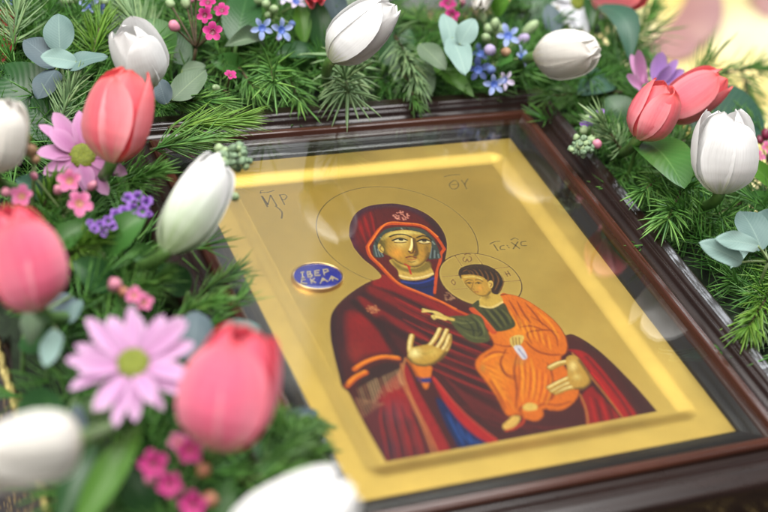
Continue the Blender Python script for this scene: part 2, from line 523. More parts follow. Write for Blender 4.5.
def smoothprof(pts, k=4):
    out = []
    P = [np.array(p, float) for p in pts]
    for i in range(len(P)-1):
        p0, p1, p2, p3 = P[max(i-1, 0)], P[i], P[i+1], P[min(i+2, len(P)-1)]
        for j in range(k):
            t = j/k
            out.append(tuple(.5*((2*p1)+(-p0+p2)*t+(2*p0-5*p1+4*p2-p3)*t*t+(-p0+3*p1-3*p2+p3)*t**3)))
    out.append(tuple(P[-1]))
    return out
LIP = [(-.004, -.02), (-.001, -.001), (.004, .008), (.020, .0125), (.024, .0125), (.0275, .0165), (.0315, .0175), (.0345, .0155), (.0375, .0172), (.041, .0162), (.044, .012), (.048, .010), (.052, -.03)]
BEAD = [(.046, -.03), (.0475, .012), (.056, .020), (.061, .030), (.0645, .0385), (.070, .0415), (.0755, .040), (.079, .0385), (.083, .0390), (.087, .036), (.089, .028), (.0895, -.03)]
OUT = [(.0885, -.03), (.0885, .020), (.095, .0195), (.113, .0205), (.124, .026), (.129, .033), (.1335, .0365), (.1375, .0355), (.141, .037), (.146, .0425), (.153, .0455), (.161, .0445), (.17, .0425), (.182, .041), (.193, .038), (.199, .032), (.202, .02), (.203, -.03), (.203, -.124)]
for s in range(4):
    RM = Matrix.Rotation(math.radians((90, 180, 270, 0)[s]), 4, 'Z')
    o = ob('frame_rail', rail('frame_rail', smoothprof(OUT), s, M['wood'], icon), M['wood'], icon, RM)
    ob('red_bead', rail('red_bead', smoothprof(BEAD), s, M['bead'], o), M['bead'], o, RM)
    ob('inner_lip', rail('inner_lip', smoothprof(LIP), s, M['lip'], o), M['lip'], o, RM)
back = ob('backing_board', box_mesh('backing_board', -(HX+.2)*W, (HX+.2)*W, -(HY+.2)*W, (HY+.2)*W, -.122*W, -.045*W), M['wood'], icon)
ob('glass_pane', box_mesh('glass_pane', -(HX+.0585)*W, (HX+.0585)*W, -(HY+.0585)*W, (HY+.0585)*W, .0225*W, .0285*W), M['glass'], icon)

# gilded panel with a sunk field (bevelled slopes round it)
FX0, FX1, FY0, FY1 = -.398, .392, -.5225, .528      # flat field
FZ = -.0125
SLX = .054
def panel():
    bm = bmesh.new()
    NS = 12
    rings = []
    for i in range(NS+1):
        t = i/NS
        e = .5-.5*math.cos(math.pi*t)
        rings.append((t*SLX, FZ+(-.001-FZ)*e))
    rings.append((.12, -.001))
    loops = []
    for off, z in rings:
        rr = .0 + off*.9            # rounded corners on the slope
        x0, x1, y0, y1 = FX0-off, FX1+off, FY0-off, FY1+off
        if off > .1:
            x0, x1, y0, y1 = -HX-.02, HX+.02, -HY-.02, HY+.02; rr = .003
        pts = []
        for cx, cy, a0 in ((x1-rr, y1-rr, 0), (x0+rr, y1-rr, 90), (x0+rr, y0+rr, 180), (x1-rr, y0+rr, 270)):
            for k in range(7):
                a = math.radians(a0+15*k)
                pts.append((cx+rr*math.cos(a), cy+rr*math.sin(a), z))
        loops.append([bm.verts.new(Vector(q)*W) for q in pts])
    for a, b_ in zip(loops, loops[1:]):
        n = len(a)
        for k in range(n):
            try: bm.faces.new((a[k], a[(k+1) % n], b_[(k+1) % n], b_[k]))
            except ValueError: pass
    bmesh.ops.remove_doubles(bm, verts=bm.verts[:], dist=1e-7)
    bmesh.ops.recalc_face_normals(bm, faces=bm.faces[:])
    for f in bm.faces:
        f.smooth = True
    me = bpy.data.meshes.new('gold_panel'); bm.to_mesh(me); bm.free()
    return me
pan = ob('gold_panel', panel(), M['gilt'], icon)

# ---- the painting: drawn stroke by stroke into the vertex colours of a fine grid
RES = 720.0
GX, GY = int((FX1-FX0)*RES)+1, int((FY1-FY0)*RES)+1
COL = np.zeros((GY, GX, 4)); COL[..., :3] = GOLD; COL[..., 3] = 1.0
IDM = np.zeros((GY, GX), np.int8)
def cv(pts):
    out = []
    for (px, py) in pts:
        q = at(px, py, FZ)/W
        out.append(((q.x-FX0)/(FX1-FX0)*(GX-1), (q.y-FY0)/(FY1-FY0)*(GY-1)))
    return np.array(out)
def zm(ox, oy, s, pts):
    return [(ox+x/s, oy+y/s) for x, y in pts]
def spline(P, closed, k=6):
    P = np.asarray(P, float); n = len(P)
    if n < 3: return P
    out = []
    for i in range(n if closed else n-1):
        if closed: p0, p1, p2, p3 = P[(i-1) % n], P[i], P[(i+1) % n], P[(i+2) % n]
        else: p0, p1, p2, p3 = P[max(i-1, 0)], P[i], P[i+1], P[min(i+2, n-1)]
        for j in range(k):
            t = j/k
            out.append(.5*((2*p1)+(-p0+p2)*t+(2*p0-5*p1+4*p2-p3)*t*t+(-p0+3*p1-3*p2+p3)*t**3))
    if not closed: out.append(P[-1])
    return np.array(out)
def window(P, pad):
    x0, y0 = np.floor(P.min(0)-pad).astype(int); x1, y1 = np.ceil(P.max(0)+pad).astype(int)
    x0, y0 = max(x0, 0), max(y0, 0); x1, y1 = min(x1, GX-1), min(y1, GY-1)
    if x1 < x0 or y1 < y0: return None
    X, Y = np.meshgrid(np.arange(x0, x1+1), np.arange(y0, y1+1))
    return slice(y0, y1+1), slice(x0, x1+1), X, Y
def segdist(X, Y, P, closed, wid=None):
    Q = np.vstack([P, P[:1]]) if closed else P
    best = np.full(X.shape, 1e9)
    m = len(Q)-1
    for i in range(m):
        ax, ay = Q[i]; bx, by = Q[i+1]
        dx, dy = bx-ax, by-ay
        l2 = dx*dx+dy*dy+1e-12
        t = np.clip(((X-ax)*dx+(Y-ay)*dy)/l2, 0, 1)
        d = np.hypot(X-ax-t*dx, Y-ay-t*dy)
        if wid is not None:
            d = d - (wid[i]*(1-t)+wid[i+1]*t)
        best = np.minimum(best, d)
    return best
def inside(X, Y, P):
    c = np.zeros(X.shape, bool); n = len(P)
    for i in range(n):
        x1, y1 = P[i]; x2, y2 = P[(i+1) % n]
        if y1 == y2: continue
        c ^= ((y1 > Y) != (y2 > Y)) & (X < (x2-x1)*(Y-y1)/(y2-y1)+x1)
    return c
PXC = RES/382.0              # canvas cells per photo pixel, roughly
def blend(win, a, rgb, gilt, ident, clip):
    sy, sx = win
    if clip is not None: a = a*clip[sy, sx]
    c = COL[sy, sx]
    c[..., :3] = c[..., :3]*(1-a[..., None]) + np.array(lin(rgb))*a[..., None]
    c[..., 3] = c[..., 3]*(1-a) + gilt*a
    if ident is not None: IDM[sy, sx][a > .5] = ident
def fill(pts, rgb, soft=.9, alpha=1, ident=None, clip=None, gilt=0, smooth=True):
    P = cv(pts)
    if smooth: P = spline(P, True)
    w = window(P, soft+2)
    if w is None: return
    sy, sx, X, Y = w
    d = segdist(X, Y, P, True); d = np.where(inside(X, Y, P), -d, d)
    a = np.clip(.5-d/(2*soft), 0, 1)*alpha
    blend((sy, sx), a, rgb, gilt, ident, clip)
def mask(pts, soft=.9, smooth=True):
    P = cv(pts)
    if smooth: P = spline(P, True)
    m = np.zeros((GY, GX))
    sy, sx, X, Y = window(P, soft+2)
    d = segdist(X, Y, P, True); d = np.where(inside(X, Y, P), -d, d)
    m[sy, sx] = np.clip(.5-d/(2*soft), 0, 1)
    return m
def line(pts, rgb, w=1.0, soft=.7, alpha=1, ident=None, clip=None, gilt=0, taper=False):
    """w: stroke width in photo pixels"""
    P = spline(cv(pts), False)
    n = len(P); hw = (w*PXC/2)*1.2+(.65 if w < 1.8 else 0)
    wid = [hw*(math.sin(math.pi*(.06+.88*i/(n-1)))**.6 if taper else 1) for i in range(n)]
    win = window(P, hw+soft*2+2)
    if win is None: return
    sy, sx, X, Y = win
    d = segdist(X, Y, P, False, wid)
    a = np.clip(.5-d/(2*soft), 0, 1)*alpha
    blend((sy, sx), a, rgb, gilt, ident, clip)
def blob(px, py, r, rgb, alpha=.6, clip=None, ry=None):
    P = cv([(px-r*2.2, py), (px+r*2.2, py), (px, py-(ry or r)*2.2), (px, py+(ry or r)*2.2)])
    win = window(P, 2)
    if win is None: return
    sy, sx, X, Y = win
    c = cv([(px, py)])[0]
    e1 = cv([(px+r, py)])[0]-c; e2 = cv([(px, py+(ry or r))])[0]-c
    A = np.linalg.inv(np.array([e1, e2]).T)
    u = A[0, 0]*(X-c[0])+A[0, 1]*(Y-c[1]); v = A[1, 0]*(X-c[0])+A[1, 1]*(Y-c[1])
    a = np.exp(-(u*u+v*v))*alpha
    blend((sy, sx), a, rgb, 0, None, clip)
def fitcircle(pts):
    q = cv(pts); A = np.c_[2*q, np.ones(len(q))]
    s = np.linalg.lstsq(A, (q**2).sum(1), rcond=None)[0]
    return s[:2], math.sqrt(s[2]+s[0]**2+s[1]**2)
def ring(c, r, rgb, w, alpha=1, a0=0, a1=360):
    P = np.array([(c[0]+r*math.cos(math.radians(a0+(a1-a0)*i/90)), c[1]+r*math.sin(math.radians(a0+(a1-a0)*i/90))) for i in range(91)])
    sy, sx, X, Y = window(P, w+3)
    d = np.abs(np.hypot(X-c[0], Y-c[1])-r)-w
    blend((sy, sx), np.clip(.5-d/1.4, 0, 1)*alpha, rgb, 0, None, None)

BR = (70, 38, 14)
hc, hr = fitcircle([(316,224),(330,202),(357,189),(385,187),(420,192),(450,207),(470,228),(477,247),(321,243),(336,261),(372,281)])
ring(hc, hr, (58, 28, 8), 1.35, 1)

# --- the mother's cloak
cloak = [(349,236),(350,224),(356,213),(367,206.5),(380,204),(396,203.5),(412,207),(427,214),(438,223.5),(445,235),(447,247),(445,260),(442,272),
         (452,284),(472,300),(520,318),(560,334),(572,334),(586,341),(602,353),(620,370),(640,391),(657.5,411.5)]
cloak_b = [(657.5,411.5),(600,422.5),(520,437.5),(450,450.5),(386,462)]
cloak_l = [(386,462),(372,438),(360,416),(349,394),(342,387),(339,376),(334,356),(330.5,338),(330,320),(334,309),(343,299),(356,289),(369,281.5),(381,277),(374,268),(363,259),(354,248)]
outline = list(map(tuple, spline(cloak, False))) + cloak_b[1:-1] + list(map(tuple, spline(cloak_l, False)))
fill(outline, (84, 20, 18), .9, ident=1, smooth=False)
CK = mask(outline, smooth=False)
R1, R2, DK, PU = (150, 16, 14), (120, 20, 18), (48, 12, 12), (66, 34, 62)
# body shading
blob(345, 330, 12, (60, 26, 38), .75, CK, 34); blob(352, 292, 14, (70, 34, 44), .6, CK, 10)
fill(zm(325,270,5.12,[(115,215),(180,225),(250,280),(300,340),(350,410),(300,425),(200,440),(150,470),(120,400),(105,300)]), R1, 8, .75, clip=CK)
blob(362, 320, 9, (160, 18, 20), .5, CK, 8); blob(356, 352, 10, (150, 60, 40), .4, CK, 10)
fill(zm(325,270,5.12,[(170,140),(230,150),(330,210),(420,270),(512,330),(512,370),(400,310),(300,260),(215,215)]), (140, 24, 22), 5, .85, clip=CK)
fill(zm(325,270,5.12,[(230,80),(300,110),(400,160),(512,215),(512,260),(400,205),(290,150),(220,110)]), (138, 22, 18), 5, .8, clip=CK)
line(zm(325,270,5.12,[(200,125),(260,170),(350,225),(450,280),(520,320)]), (62, 20, 26), 6, 3.5, .8, clip=CK)
line(zm(325,270,5.12,[(150,165),(230,240),(290,300),(330,370),(380,440)]), DK, 7, 4, .8, clip=CK)
line(zm(325,270,5.12,[(290,250),(350,300),(420,340),(520,390)]), DK, 9, 5, .7, clip=CK)
fill([(384,274),(398,284),(425,297),(460,312),(474,320),(474,330),(430,308),(395,292),(372,284)], (150, 22, 22), 4, .9, clip=CK)
for dy, c, a in ((0, R2, .8), (11, R2, .75), (22, R2, .75), (33, (118,24,24), .7), (44, (112,26,26), .7), (55, (104, 24, 26), .7)):
    line([(418+dy*.15,302+dy), (445,316+dy*1.02), (478,332+dy*1.05), (520,352+dy*1.08)], c, 4.4, 2.2, a, clip=CK, taper=True)
    line([(418+dy*.15,307+dy), (445,321+dy*1.02), (478,338+dy*1.05), (520,358+dy*1.08)], (56, 14, 16), 2.6, 1.8, .75, clip=CK, taper=True)
for dx in range(0, 60, 9):
    line([(440+dx*.6, 372+dx*.7), (462+dx*.6, 392+dx*.62), (500+dx*.5, 414+dx*.25)], (116, 30, 28), 3.2, 1.9, .6, clip=CK, taper=True)
    line([(442+dx*.6, 378+dx*.7), (464+dx*.6, 398+dx*.62), (500+dx*.5, 420+dx*.25)], (58, 16, 18), 2.2, 1.5, .6, clip=CK, taper=True)
blob(520, 425, 40, (78, 24, 34), .45, CK, 8)
for k in range(14):
    x0, y0 = 392+k*2.2, 292+k*5.4
    line([(x0, y0), (x0+26, y0+13), (x0+60, y0+27), (x0+96, y0+40)], (186, 44, 34) if k % 2 else (36, 8, 8), 1.0, .9, .7, clip=CK, taper=True)
for k in range(8):
    line([(440+k*8, 398+k*2.6), (468+k*8, 412+k*2), (500+k*9, 424+k*.5), (525+k*9, 430)], (128, 34, 30) if k % 2 else (40, 10, 12), 1.1, .9, .55, clip=CK, taper=True)
line(outline[:60], (40, 10, 16), 1.3, .9, .7, clip=CK)
# dotted shoulder star
for i in range(26):
    a = random.uniform(0, 6.28); r = random.uniform(0, 1)**.6
    line([(373.5+7.5*r*math.cos(a), 309+4.5*r*math.sin(a)), (374.4+7.5*r*math.cos(a), 309.4+4.5*r*math.sin(a))], (190, 130, 90), .9, .8, .8)
for i in range(26):
    a = random.uniform(0, 6.28); r = random.uniform(0, 1)**.6
    line([(449.5+5.5*r*math.cos(a), 296.5+5*r*math.sin(a)), (450.2+5.5*r*math.cos(a), 296.8+5*r*math.sin(a))], (170, 130, 100), .8, .7, .8)
# lower left: sleeve, fringe, skirt
Z6 = lambda p: zm(330, 350, 4.267, p)
fill(Z6([(170,180),(290,100),(300,40),(330,130),(380,240),(440,340),(470,450),(330,475),(240,480),(190,380),(140,270)]), (108, 40, 46), 5, .9, clip=CK)
fill(Z6([(215,190),(285,105),(310,150),(350,240),(330,290),(260,270),(220,240)]), (168, 22, 24), 9, .85, clip=CK)
blob(395, 412, 12, (120, 70, 84), .7, CK, 12); blob(410, 440, 12, (150, 34, 38), .6, CK, 10); blob(392, 448, 10, (72, 44, 66), .7, CK, 9)
for k in range(11):
    x = 190+k*17
    line(Z6([(x*.72+80, 215+abs(k-4)*8), (x*.9+45, 300), (x*.98+50, 400), (x+60, 480)]), ((186, 40, 36), (58, 14, 20), (150, 60, 60))[k % 3], 1.0, 1.1, .6, clip=CK, taper=True)
fill(Z6([(320,60),(345,100),(370,160),(420,250),(480,360),(512,430),(460,440),(400,330),(350,220),(312,130)]), (164, 30, 34), 2, .9, clip=CK)
line(Z6([(305,60),(300,120),(345,215),(395,325),(440,440)]), (186, 120, 72), 1.3, .8, .9, clip=CK)
line(Z6([(322,35),(312,90),(330,160),(370,250),(420,350),(460,440)]), (190, 130, 80), 1.1, .8, .85, clip=CK)
fill(Z6([(120,150),(165,85),(230,55),(295,60),(290,95),(225,150),(190,200),(160,275),(125,225)]), (62, 28, 24), 2, .95, clip=CK)
for k in range(17):
    x = 118+k*11; y = 165-k*6.2 if k < 8 else 122-(k-8)*5
    line(Z6([(x, y), (x+18, y+52), (x+26, y+70+random.uniform(-8, 14))]), random.choice(((184,148,110), (160,112,80), (206,172,130))), .3, .6, .8, clip=CK)
for k in range(9):
    x = 110+k*11
    line(Z6([(x, 205+k*2), (x+22, 265-k*4), (x+30, 290-k*8)]), (180, 134, 100), .3, .6, .7, clip=CK)
line(Z6([(105,82),(150,52),(220,30),(292,36)]), (206, 108, 16), 4.2, 1.0, 1, clip=CK)
line(Z6([(112,72),(160,46),(225,26),(290,30)]), (236, 150, 40), 1.6, .8, .8, clip=CK)
line(Z6([(72,152),(105,120),(152,96)]), (204, 102, 16), 4.8, 1.0, 1, clip=CK)
line(Z6([(76,143),(108,112),(150,90)]), (238, 156, 44), 1.6, .8, .8, clip=CK)
line([(334,312),(333,335),(338,362),(344,384)], (48, 20, 32), 5, 3, .6, clip=CK)
# blue under-robe and red hem in the lower middle
fill([(436,398),(446,404),(462,420),(478,434),(490,442.5),(462,448.5),(452,436),(442,416)], (18, 40, 92), 1.4, 1, clip=CK)
for k in range(6):
    line([(442+k*5,408+k*5),(452+k*4,428+k*2.6),(460+k*4,446-k*.6)], (46, 98, 168) if k % 2 else (18, 34, 80), 1.6, 1.0, .7, clip=CK, taper=True)
fill([(431,376),(440,384),(458,408),(480,428),(498,441),(488,443),(466,428),(446,404)], (176, 26, 30), 1.2, 1, clip=CK)
line([(434,378),(458,407),(480,427),(497,440)], (220, 90, 70), .8, .7, .7, clip=CK)
# right sleeve
Z7 = lambda p: zm(540, 330, 4.656, p)
fill(Z7([(130,92),(200,100),(265,155),(335,240),(405,330),(450,402),(390,414),(340,340),(275,250),(225,185),(165,112)]), (170, 20, 18), 3, 1, clip=CK)
line(Z7([(215,125),(300,225),(380,330),(425,405)]), (98, 16, 18), 3, 2.2, .7, clip=CK)
line(Z7([(240,200),(310,290),(370,385)]), (206, 40, 26), 2.2, 1.5, .7, clip=CK)
fill(Z7([(190,315),(250,262),(300,322),(372,412),(300,432),(225,455),(210,380)]), (150, 18, 18), 2, 1, clip=CK)
for k in range(4):
    line(Z7([(232+k*24,310+k*6),(250+k*26,380),(262+k*28,440)]), (84, 12, 14) if k % 2 else (188, 30, 24), 2.4, 1.6, .7, clip=CK, taper=True)
line(Z7([(150,108),(190,150),(240,222),(310,310),(388,412)]), (182, 120, 62), 1.2, .8, .9, clip=CK)
line(Z7([(186,300),(208,350),(220,400),(224,450)]), (182, 120, 62), 1.2, .8, .9, clip=CK)
fill(Z7([(240,232),(300,305),(375,405),(300,320),(255,280)]), (60, 14, 16), 2.5, .8, clip=CK)
fill(Z7([(270,60),(380,190),(470,300),(550,382),(480,395),(400,270),(320,150),(200,70)]), (66, 16, 18), 6, .6, clip=CK)

# --- the mother's head
Z1 = lambda p: zm(340, 195, 4.658, p)
head = Z1([(42,190),(48,130),(80,80),(130,52),(190,42),(260,42),(330,58),(400,92),(455,140),(490,195),(500,245),(490,310),(440,360),(240,380),(160,335),(100,290),(60,245)])
HD = mask(head)*CK
fill(head, (98, 20, 24), 2, 1, clip=CK)
blob(364, 226, 11, (150, 22, 22), .8, HD, 14); blob(404, 221, 22, (112, 20, 20), .7, HD, 7)
for k in range(7):
    line(Z1([(70+k*14, 120-k*8),(86+k*13, 175-k*12),(112+k*10, 235-k*12)]), (178, 34, 28) if k % 2 else (84, 16, 20), 1.2, 1.1, .5, clip=HD, taper=True)
line(Z1([(46,200),(60,125),(110,68),(190,48),(270,48),(350,72),(430,120),(485,190),(497,250)]), PU, 7.5, 6, .8, clip=HD)
line(Z1([(420,115),(470,180),(490,260),(470,330)]), (58, 22, 26), 9, 5, .7, clip=HD)
line(Z1([(48,210),(80,270),(130,310)]), (70, 26, 44), 7, 4, .7, clip=HD)
blob(352, 244, 6, (120, 50, 80), .5, HD, 6)
for i in range(44):
    a = random.uniform(0, 6.28); r = random.uniform(0, 1)**.5
    x, y = 401+8*r*math.cos(a), 215.5+4.6*r*math.sin(a)
    line([(x, y), (x+.5, y+.2)], (214, 150, 130), .75, .6, .85)
# opening, trim, cap
fill(Z1([(135,240),(170,190),(210,150),(300,140),(390,155),(445,200),(478,255),(460,310),(445,380),(437,452),(350,432),(270,400),(200,340),(155,295)]), (104, 18, 14), 1, 1)
line(Z1([(128,240),(150,205),(205,142),(300,136),(385,148),(450,198),(486,252)]), (198, 86, 20), 2.9, .9, 1)
line(Z1([(134,235),(210,136),(300,130),(388,143),(455,194)]), (240, 140, 50), 1.0, .7, .8)
line(Z1([(486,252),(470,275),(468,300),(450,370),(440,455)]), (198, 86, 20), 2.7, .9, 1)
line(Z1([(126,242),(140,285),(185,330),(240,388),(290,425),(360,452),(420,478),(480,502),(540,535),(640,578)]), (194, 82, 20), 2.8, .9, 1)
line(Z1([(132,240),(146,282),(190,326),(244,384),(292,420),(420,472),(540,530)]), (236, 136, 46), 1.0, .7, .8)
fill(Z1([(152,262),(158,225),(175,195),(215,158),(290,148),(380,158),(425,190),(448,225),(462,262),(470,292),(440,298),(412,296),(424,240),(405,195),(300,160),(225,178),(190,215),(180,240),(205,285),(165,290)]), (74, 80, 72), 1, 1)
for k in range(13):
    t = k/12
    x = 165+290*t; y = 215-62*math.sin(math.pi*min(1, t*1.05)) + (10 if t > .5 else 0)
    line(Z1([(x, y), (x+10, y+12)]), (150, 154, 140) if k % 2 else (30, 34, 32), .9, .6, .75)
for k in range(5):
    line(Z1([(425+k*8, 240+k*9), (420+k*10, 292)]), (40, 48, 56) if k % 2 else (140, 150, 150), .9, .6, .6)
    line(Z1([(160+k*8, 235+k*9), (172+k*7, 285)]), (40, 48, 56) if k % 2 else (140, 150, 150), .9, .6, .6)
# neck, dress collar, face
fill(Z1([(235,300),(268,350),(282,388),(340,398),(402,388),(436,372),(425,340),(395,310)]), (196, 164, 84), 1, 1)
fill(Z1([(240,300),(300,338),(360,338),(410,308),(425,335),(380,360),(310,358),(262,338)]), (128, 108, 42), 3, .9)
line(Z1([(280,376),(340,388),(400,378),(432,366)]), (232, 208, 150), 2.2, 1.4, .8)
fill(Z1([(276,394),(340,400),(400,392),(437,376),(434,450),(430,472),(350,440),(300,416)]), (20, 32, 92), 1, 1)
line(Z1([(290,404),(350,412),(405,402),(436,388)]), (52, 72, 150), 1.8, 1, .9)
line(Z1([(320,425),(380,432),(434,420)]), (18, 26, 70), 1.6, 1, .8)
face = Z1([(178,238),(186,212),(215,178),(290,163),(365,172),(412,198),(426,230),(420,268),(404,300),(380,326),(350,337),(312,331),(268,314),(232,285),(205,272)])
FC = mask(face)
fill(face, (176, 138, 54), 1, 1)
blob(401, 241, 7, (232, 204, 122), .85, FC, 7); blob(404, 233, 10, (236, 214, 136), .7, FC, 2.6); blob(415, 262, 4, (226, 196, 116), .7, FC, 3)
blob(397, 253, 7, (224, 158, 60), .75, FC, 6); blob(423, 254, 4, (206, 150, 60), .5, FC, 6)
line(Z1([(190,218),(205,268),(240,298),(300,332),(350,338),(395,318),(420,275)]), (96, 76, 24), 4.6, 3, .9, clip=FC)
line(Z1([(200,205),(240,180),(300,170),(370,180)]), (214, 196, 116), 3, 2.4, .7, clip=FC)
blob(383.5, 244, 3.6, (112, 100, 36), .75, FC, 8); blob(400, 238.8, 6.5, (120, 96, 36), .55, FC, 2.2); blob(424, 240.4, 5, (110, 88, 32), .6, FC, 2.2); blob(427, 250, 3, (112, 86, 30), .6, FC, 8)
fill(Z1([(186,228),(176,236),(182,258),(198,270),(204,252)]), (206, 174, 90), .8, 1)
line(Z1([(192,236),(186,250),(198,264)]), (120, 90, 40), .7, .6, .8)
line(Z1([(345,205),(352,240),(358,270),(350,282)]), (104, 78, 28), 3.2, 1.6, .9, clip=FC)
line(Z1([(336,205),(334,235),(326,256)]), (248, 228, 164), 1.5, .9, .95, clip=FC)
line(Z1([(340,200),(344,232),(342,262),(330,272),(320,262)]), (92, 56, 22), .8, .6, .9)
line(Z1([(322,262),(332,270),(346,270),(355,264)]), (110, 60, 30), .8, .6, .8)
line(Z1([(232,194),(262,184),(300,184),(332,196)]), (52, 34, 12), 1.15, .8, .95)
line(Z1([(358,198),(385,190),(410,196),(424,208)]), (52, 34, 12), 1.05, .8, .95)
for (a, b, c, pp) in (((250,210),(280,201),(308,210),(284,208)), ((366,214),(390,206),(418,216),(392,213))):
    line(Z1([a, ((a[0]+c[0])/2, b[1]+19), c]), (228, 208, 150), 1.2, .7, .8)
    line(Z1([(a[0]+4, a[1]+1), (pp[0], pp[1]+2), (c[0]-3, c[1]+1)]), (226, 210, 160), 1.3, .7, .9)
    line(Z1([(a[0]-6, a[1]+2), b, (c[0]+4, c[1])]), (30, 18, 6), 1.1, .7, 1)
    line(Z1([(pp[0]-5, pp[1]), (pp[0]+5, pp[1]+.5)]), (24, 14, 6), 2.3, .7, 1)
    line(Z1([(a[0]+4, a[1]+11), (pp[0], pp[1]+14), (c[0]-2, c[1]+10)]), (104, 72, 26), .8, .7, .8)
line(Z1([(308,291),(325,287),(338,288),(355,293)]), (124, 52, 28), .9, .6, 1)
line(Z1([(316,299),(334,302),(350,298)]), (178, 104, 62), .9, .8, .8)
line(Z1([(318,309),(334,313),(348,309)]), (120, 100, 40), .9, .8, .7)
line(Z1([(302,322),(316,330),(324,348),(331,368)]), (190, 40, 24), 1.1, .7, .95)
line(Z1([(316,332),(328,336)]), (190, 40, 24), .9, .6, .9)

# --- the mother's right hand (on the left of the panel) with cuff
Z3 = lambda p: zm(395, 300, 6.4, p)
fill(Z3([(72,380),(100,395),(150,415),(232,425),(232,470),(225,500),(212,560),(190,568),(168,530),(140,495),(110,440)]), (214, 124, 20), 1, 1)
fill(Z3([(138,492),(180,500),(224,498),(226,525),(180,530),(152,520)]), (30, 52, 120), .9, 1)
line(Z3([(90,395),(130,460),(165,520)]), (150, 70, 14), 1.4, .9, .7)
SK, SKD, SKL = (188, 148, 66), (92, 60, 20), (240, 220, 158)
def finger(pts, w, z):
    line(z(pts), SKD, w+.8, .7, 1); line(z(pts), SK, w, .8, 1)
    line(z([(x-3, y-3) for x, y in pts]), SKL, w*.4, .8, .8)
finger([(96,330),(96,280),(108,228)], 4.4, Z3)
finger([(330,320),(348,270),(350,225)], 3.4, Z3)
finger([(290,340),(325,290),(345,235)], 3.4, Z3)
finger([(260,320),(300,260),(332,192)], 3.6, Z3)
finger([(215,300),(255,250),(288,185)], 3.8, Z3)
palm = Z3([(84,340),(100,310),(150,296),(210,285),(260,300),(310,320),(335,330),(310,370),(260,405),(200,426),(140,420),(95,395),(82,365)])
PM = mask(palm)
fill(palm, (190, 152, 66), 1, 1)
line(Z3([(88,380),(120,412),(200,424),(270,400),(330,340)]), (92, 66, 20), 4.2, 3.0, .9, clip=PM)
blob(415, 353, 6, (244, 228, 164), .9, PM, 4.5); blob(433, 352, 6, (226, 196, 110), .6, PM, 4)
line(Z3([(150,330),(190,345),(240,330)]), (170, 148, 66), 1.2, 1, .6, clip=PM)

# --- the child
cc, cr = fitcircle([(441,274),(450,260),(463,253),(485,254),(505,263),(518,276),(521,287),(517,298),(444,290)])
YY, XX = np.mgrid[0:GY, 0:GX]
dch = np.hypot(XX-cc[0], YY-cc[1])
a = np.clip(.5-(dch-cr)/1.6, 0, 1)
COL[..., :3] = COL[..., :3]*(1-a[..., None])+np.array(GOLD)*a[..., None]; COL[..., 3] = COL[..., 3]*(1-a)+a
IDM[dch < cr] = 2
ring(cc, cr, (70, 28, 8), 1.5, 1)
ring(cc, cr-3, (110, 62, 24), .5, .6)
Z2 = lambda p: zm(435, 245, 5.118, p)
for seg in ([(103,55),(138,108)], [(205,48),(242,98)], [(375,112),(305,122)], [(432,182),(345,188)], [(38,162),(125,155)], [(95,228),(165,222)]):
    line(Z2(seg), (104, 58, 20), .8, .7, .85)
line(Z2([(150,62),(143,75),(155,86),(165,72),(172,86),(186,78),(184,62),(176,60)]), (96, 44, 16), 1.0, .7, .9)
line(Z2([(152,50),(166,44),(180,48)]), (96, 44, 16), .8, .7, .9)
line(Z2([(92,176),(84,190),(98,204),(104,192),(92,178)]), (96, 44, 16), 1.0, .7, .9)
line(Z2([(358,138),(372,160)]), (96, 44, 16), 1.0, .7, .9); line(Z2([(372,134),(386,156)]), (96, 44, 16), 1.0, .7, .9); line(Z2([(364,149),(380,145)]), (96, 44, 16), .9, .7, .9)
# robe
Z4 = lambda p: zm(465, 300, 3.657, p)
robe = Z4([(128,-18),(160,-22),(200,-12),(240,8),(290,42),(335,82),(365,125),(377,165),(372,192),(352,212),(370,250),(400,290),(418,335),(402,372),(360,402),(320,405),(288,400),(288,424),(262,444),(222,436),(192,420),(160,426),(142,408),(122,368),(98,330),(70,292),(40,252),(38,222),(60,196),(102,168),(96,140),(84,118),(110,80)])
RB = mask(robe)
fill(robe, (212, 118, 6), 1, 1, ident=2)
OD, OL = (140, 58, 6), (236, 160, 34)
blob(520, 330, 16, OL, .5, RB, 12); blob(500, 372, 14, OL, .45, RB, 16); blob(540, 385, 16, (228, 116, 14), .5, RB, 14)
for seg, w in (([(200,100),(240,95),(290,110)],2.2), ([(190,5),(215,50),(240,85)],1.6), ([(220,10),(262,60),(285,92)],1.4), ([(160,0),(190,50),(205,92)],2.2),
               ([(245,160),(230,120),(300,110),(340,120)],1.4), ([(240,60),(290,90),(330,130),(340,170)],1.2), ([(105,160),(160,170),(215,150)],2.0), ([(220,150),(260,185),(310,200),(352,200)],2.6), ([(150,180),(130,230),(150,270),(190,280)],2.2),
               ([(190,200),(180,260),(190,330),(185,400)],2.2), ([(130,235),(150,275),(185,290)],1.6), ([(70,210),(110,190),(160,195)],1.4), ([(330,300),(320,350),(300,370)],3.4), ([(300,230),(320,280),(310,340)],1.6),
               ([(250,400),(290,380),(340,385),(390,370)],2.0), ([(90,290),(120,340),(150,400)],1.4), ([(230,380),(200,400),(215,425)],1.6), ([(375,230),(395,280),(405,330)],2.2)):
    line(Z4(seg), OD, w, 1.1, .75, clip=RB, taper=True)
for seg in ([(60,230),(100,205),(140,200)], [(205,230),(215,300),(210,370)], [(265,40),(310,85),(345,140)], [(240,215),(255,290),(250,360)], [(90,260),(120,315),(150,365)]):
    line(Z4(seg), OL, 2.4, 1.6, .65, clip=RB, taper=True)
line(Z4([(290,40),(335,82),(365,125),(377,165),(372,195)]), (140, 60, 10), 1.2, .8, .7, clip=RB)
blob(483, 368, 3, (170, 140, 70), .6, RB, 4); blob(520, 362, 6, (190, 140, 70), .55, RB, 4)
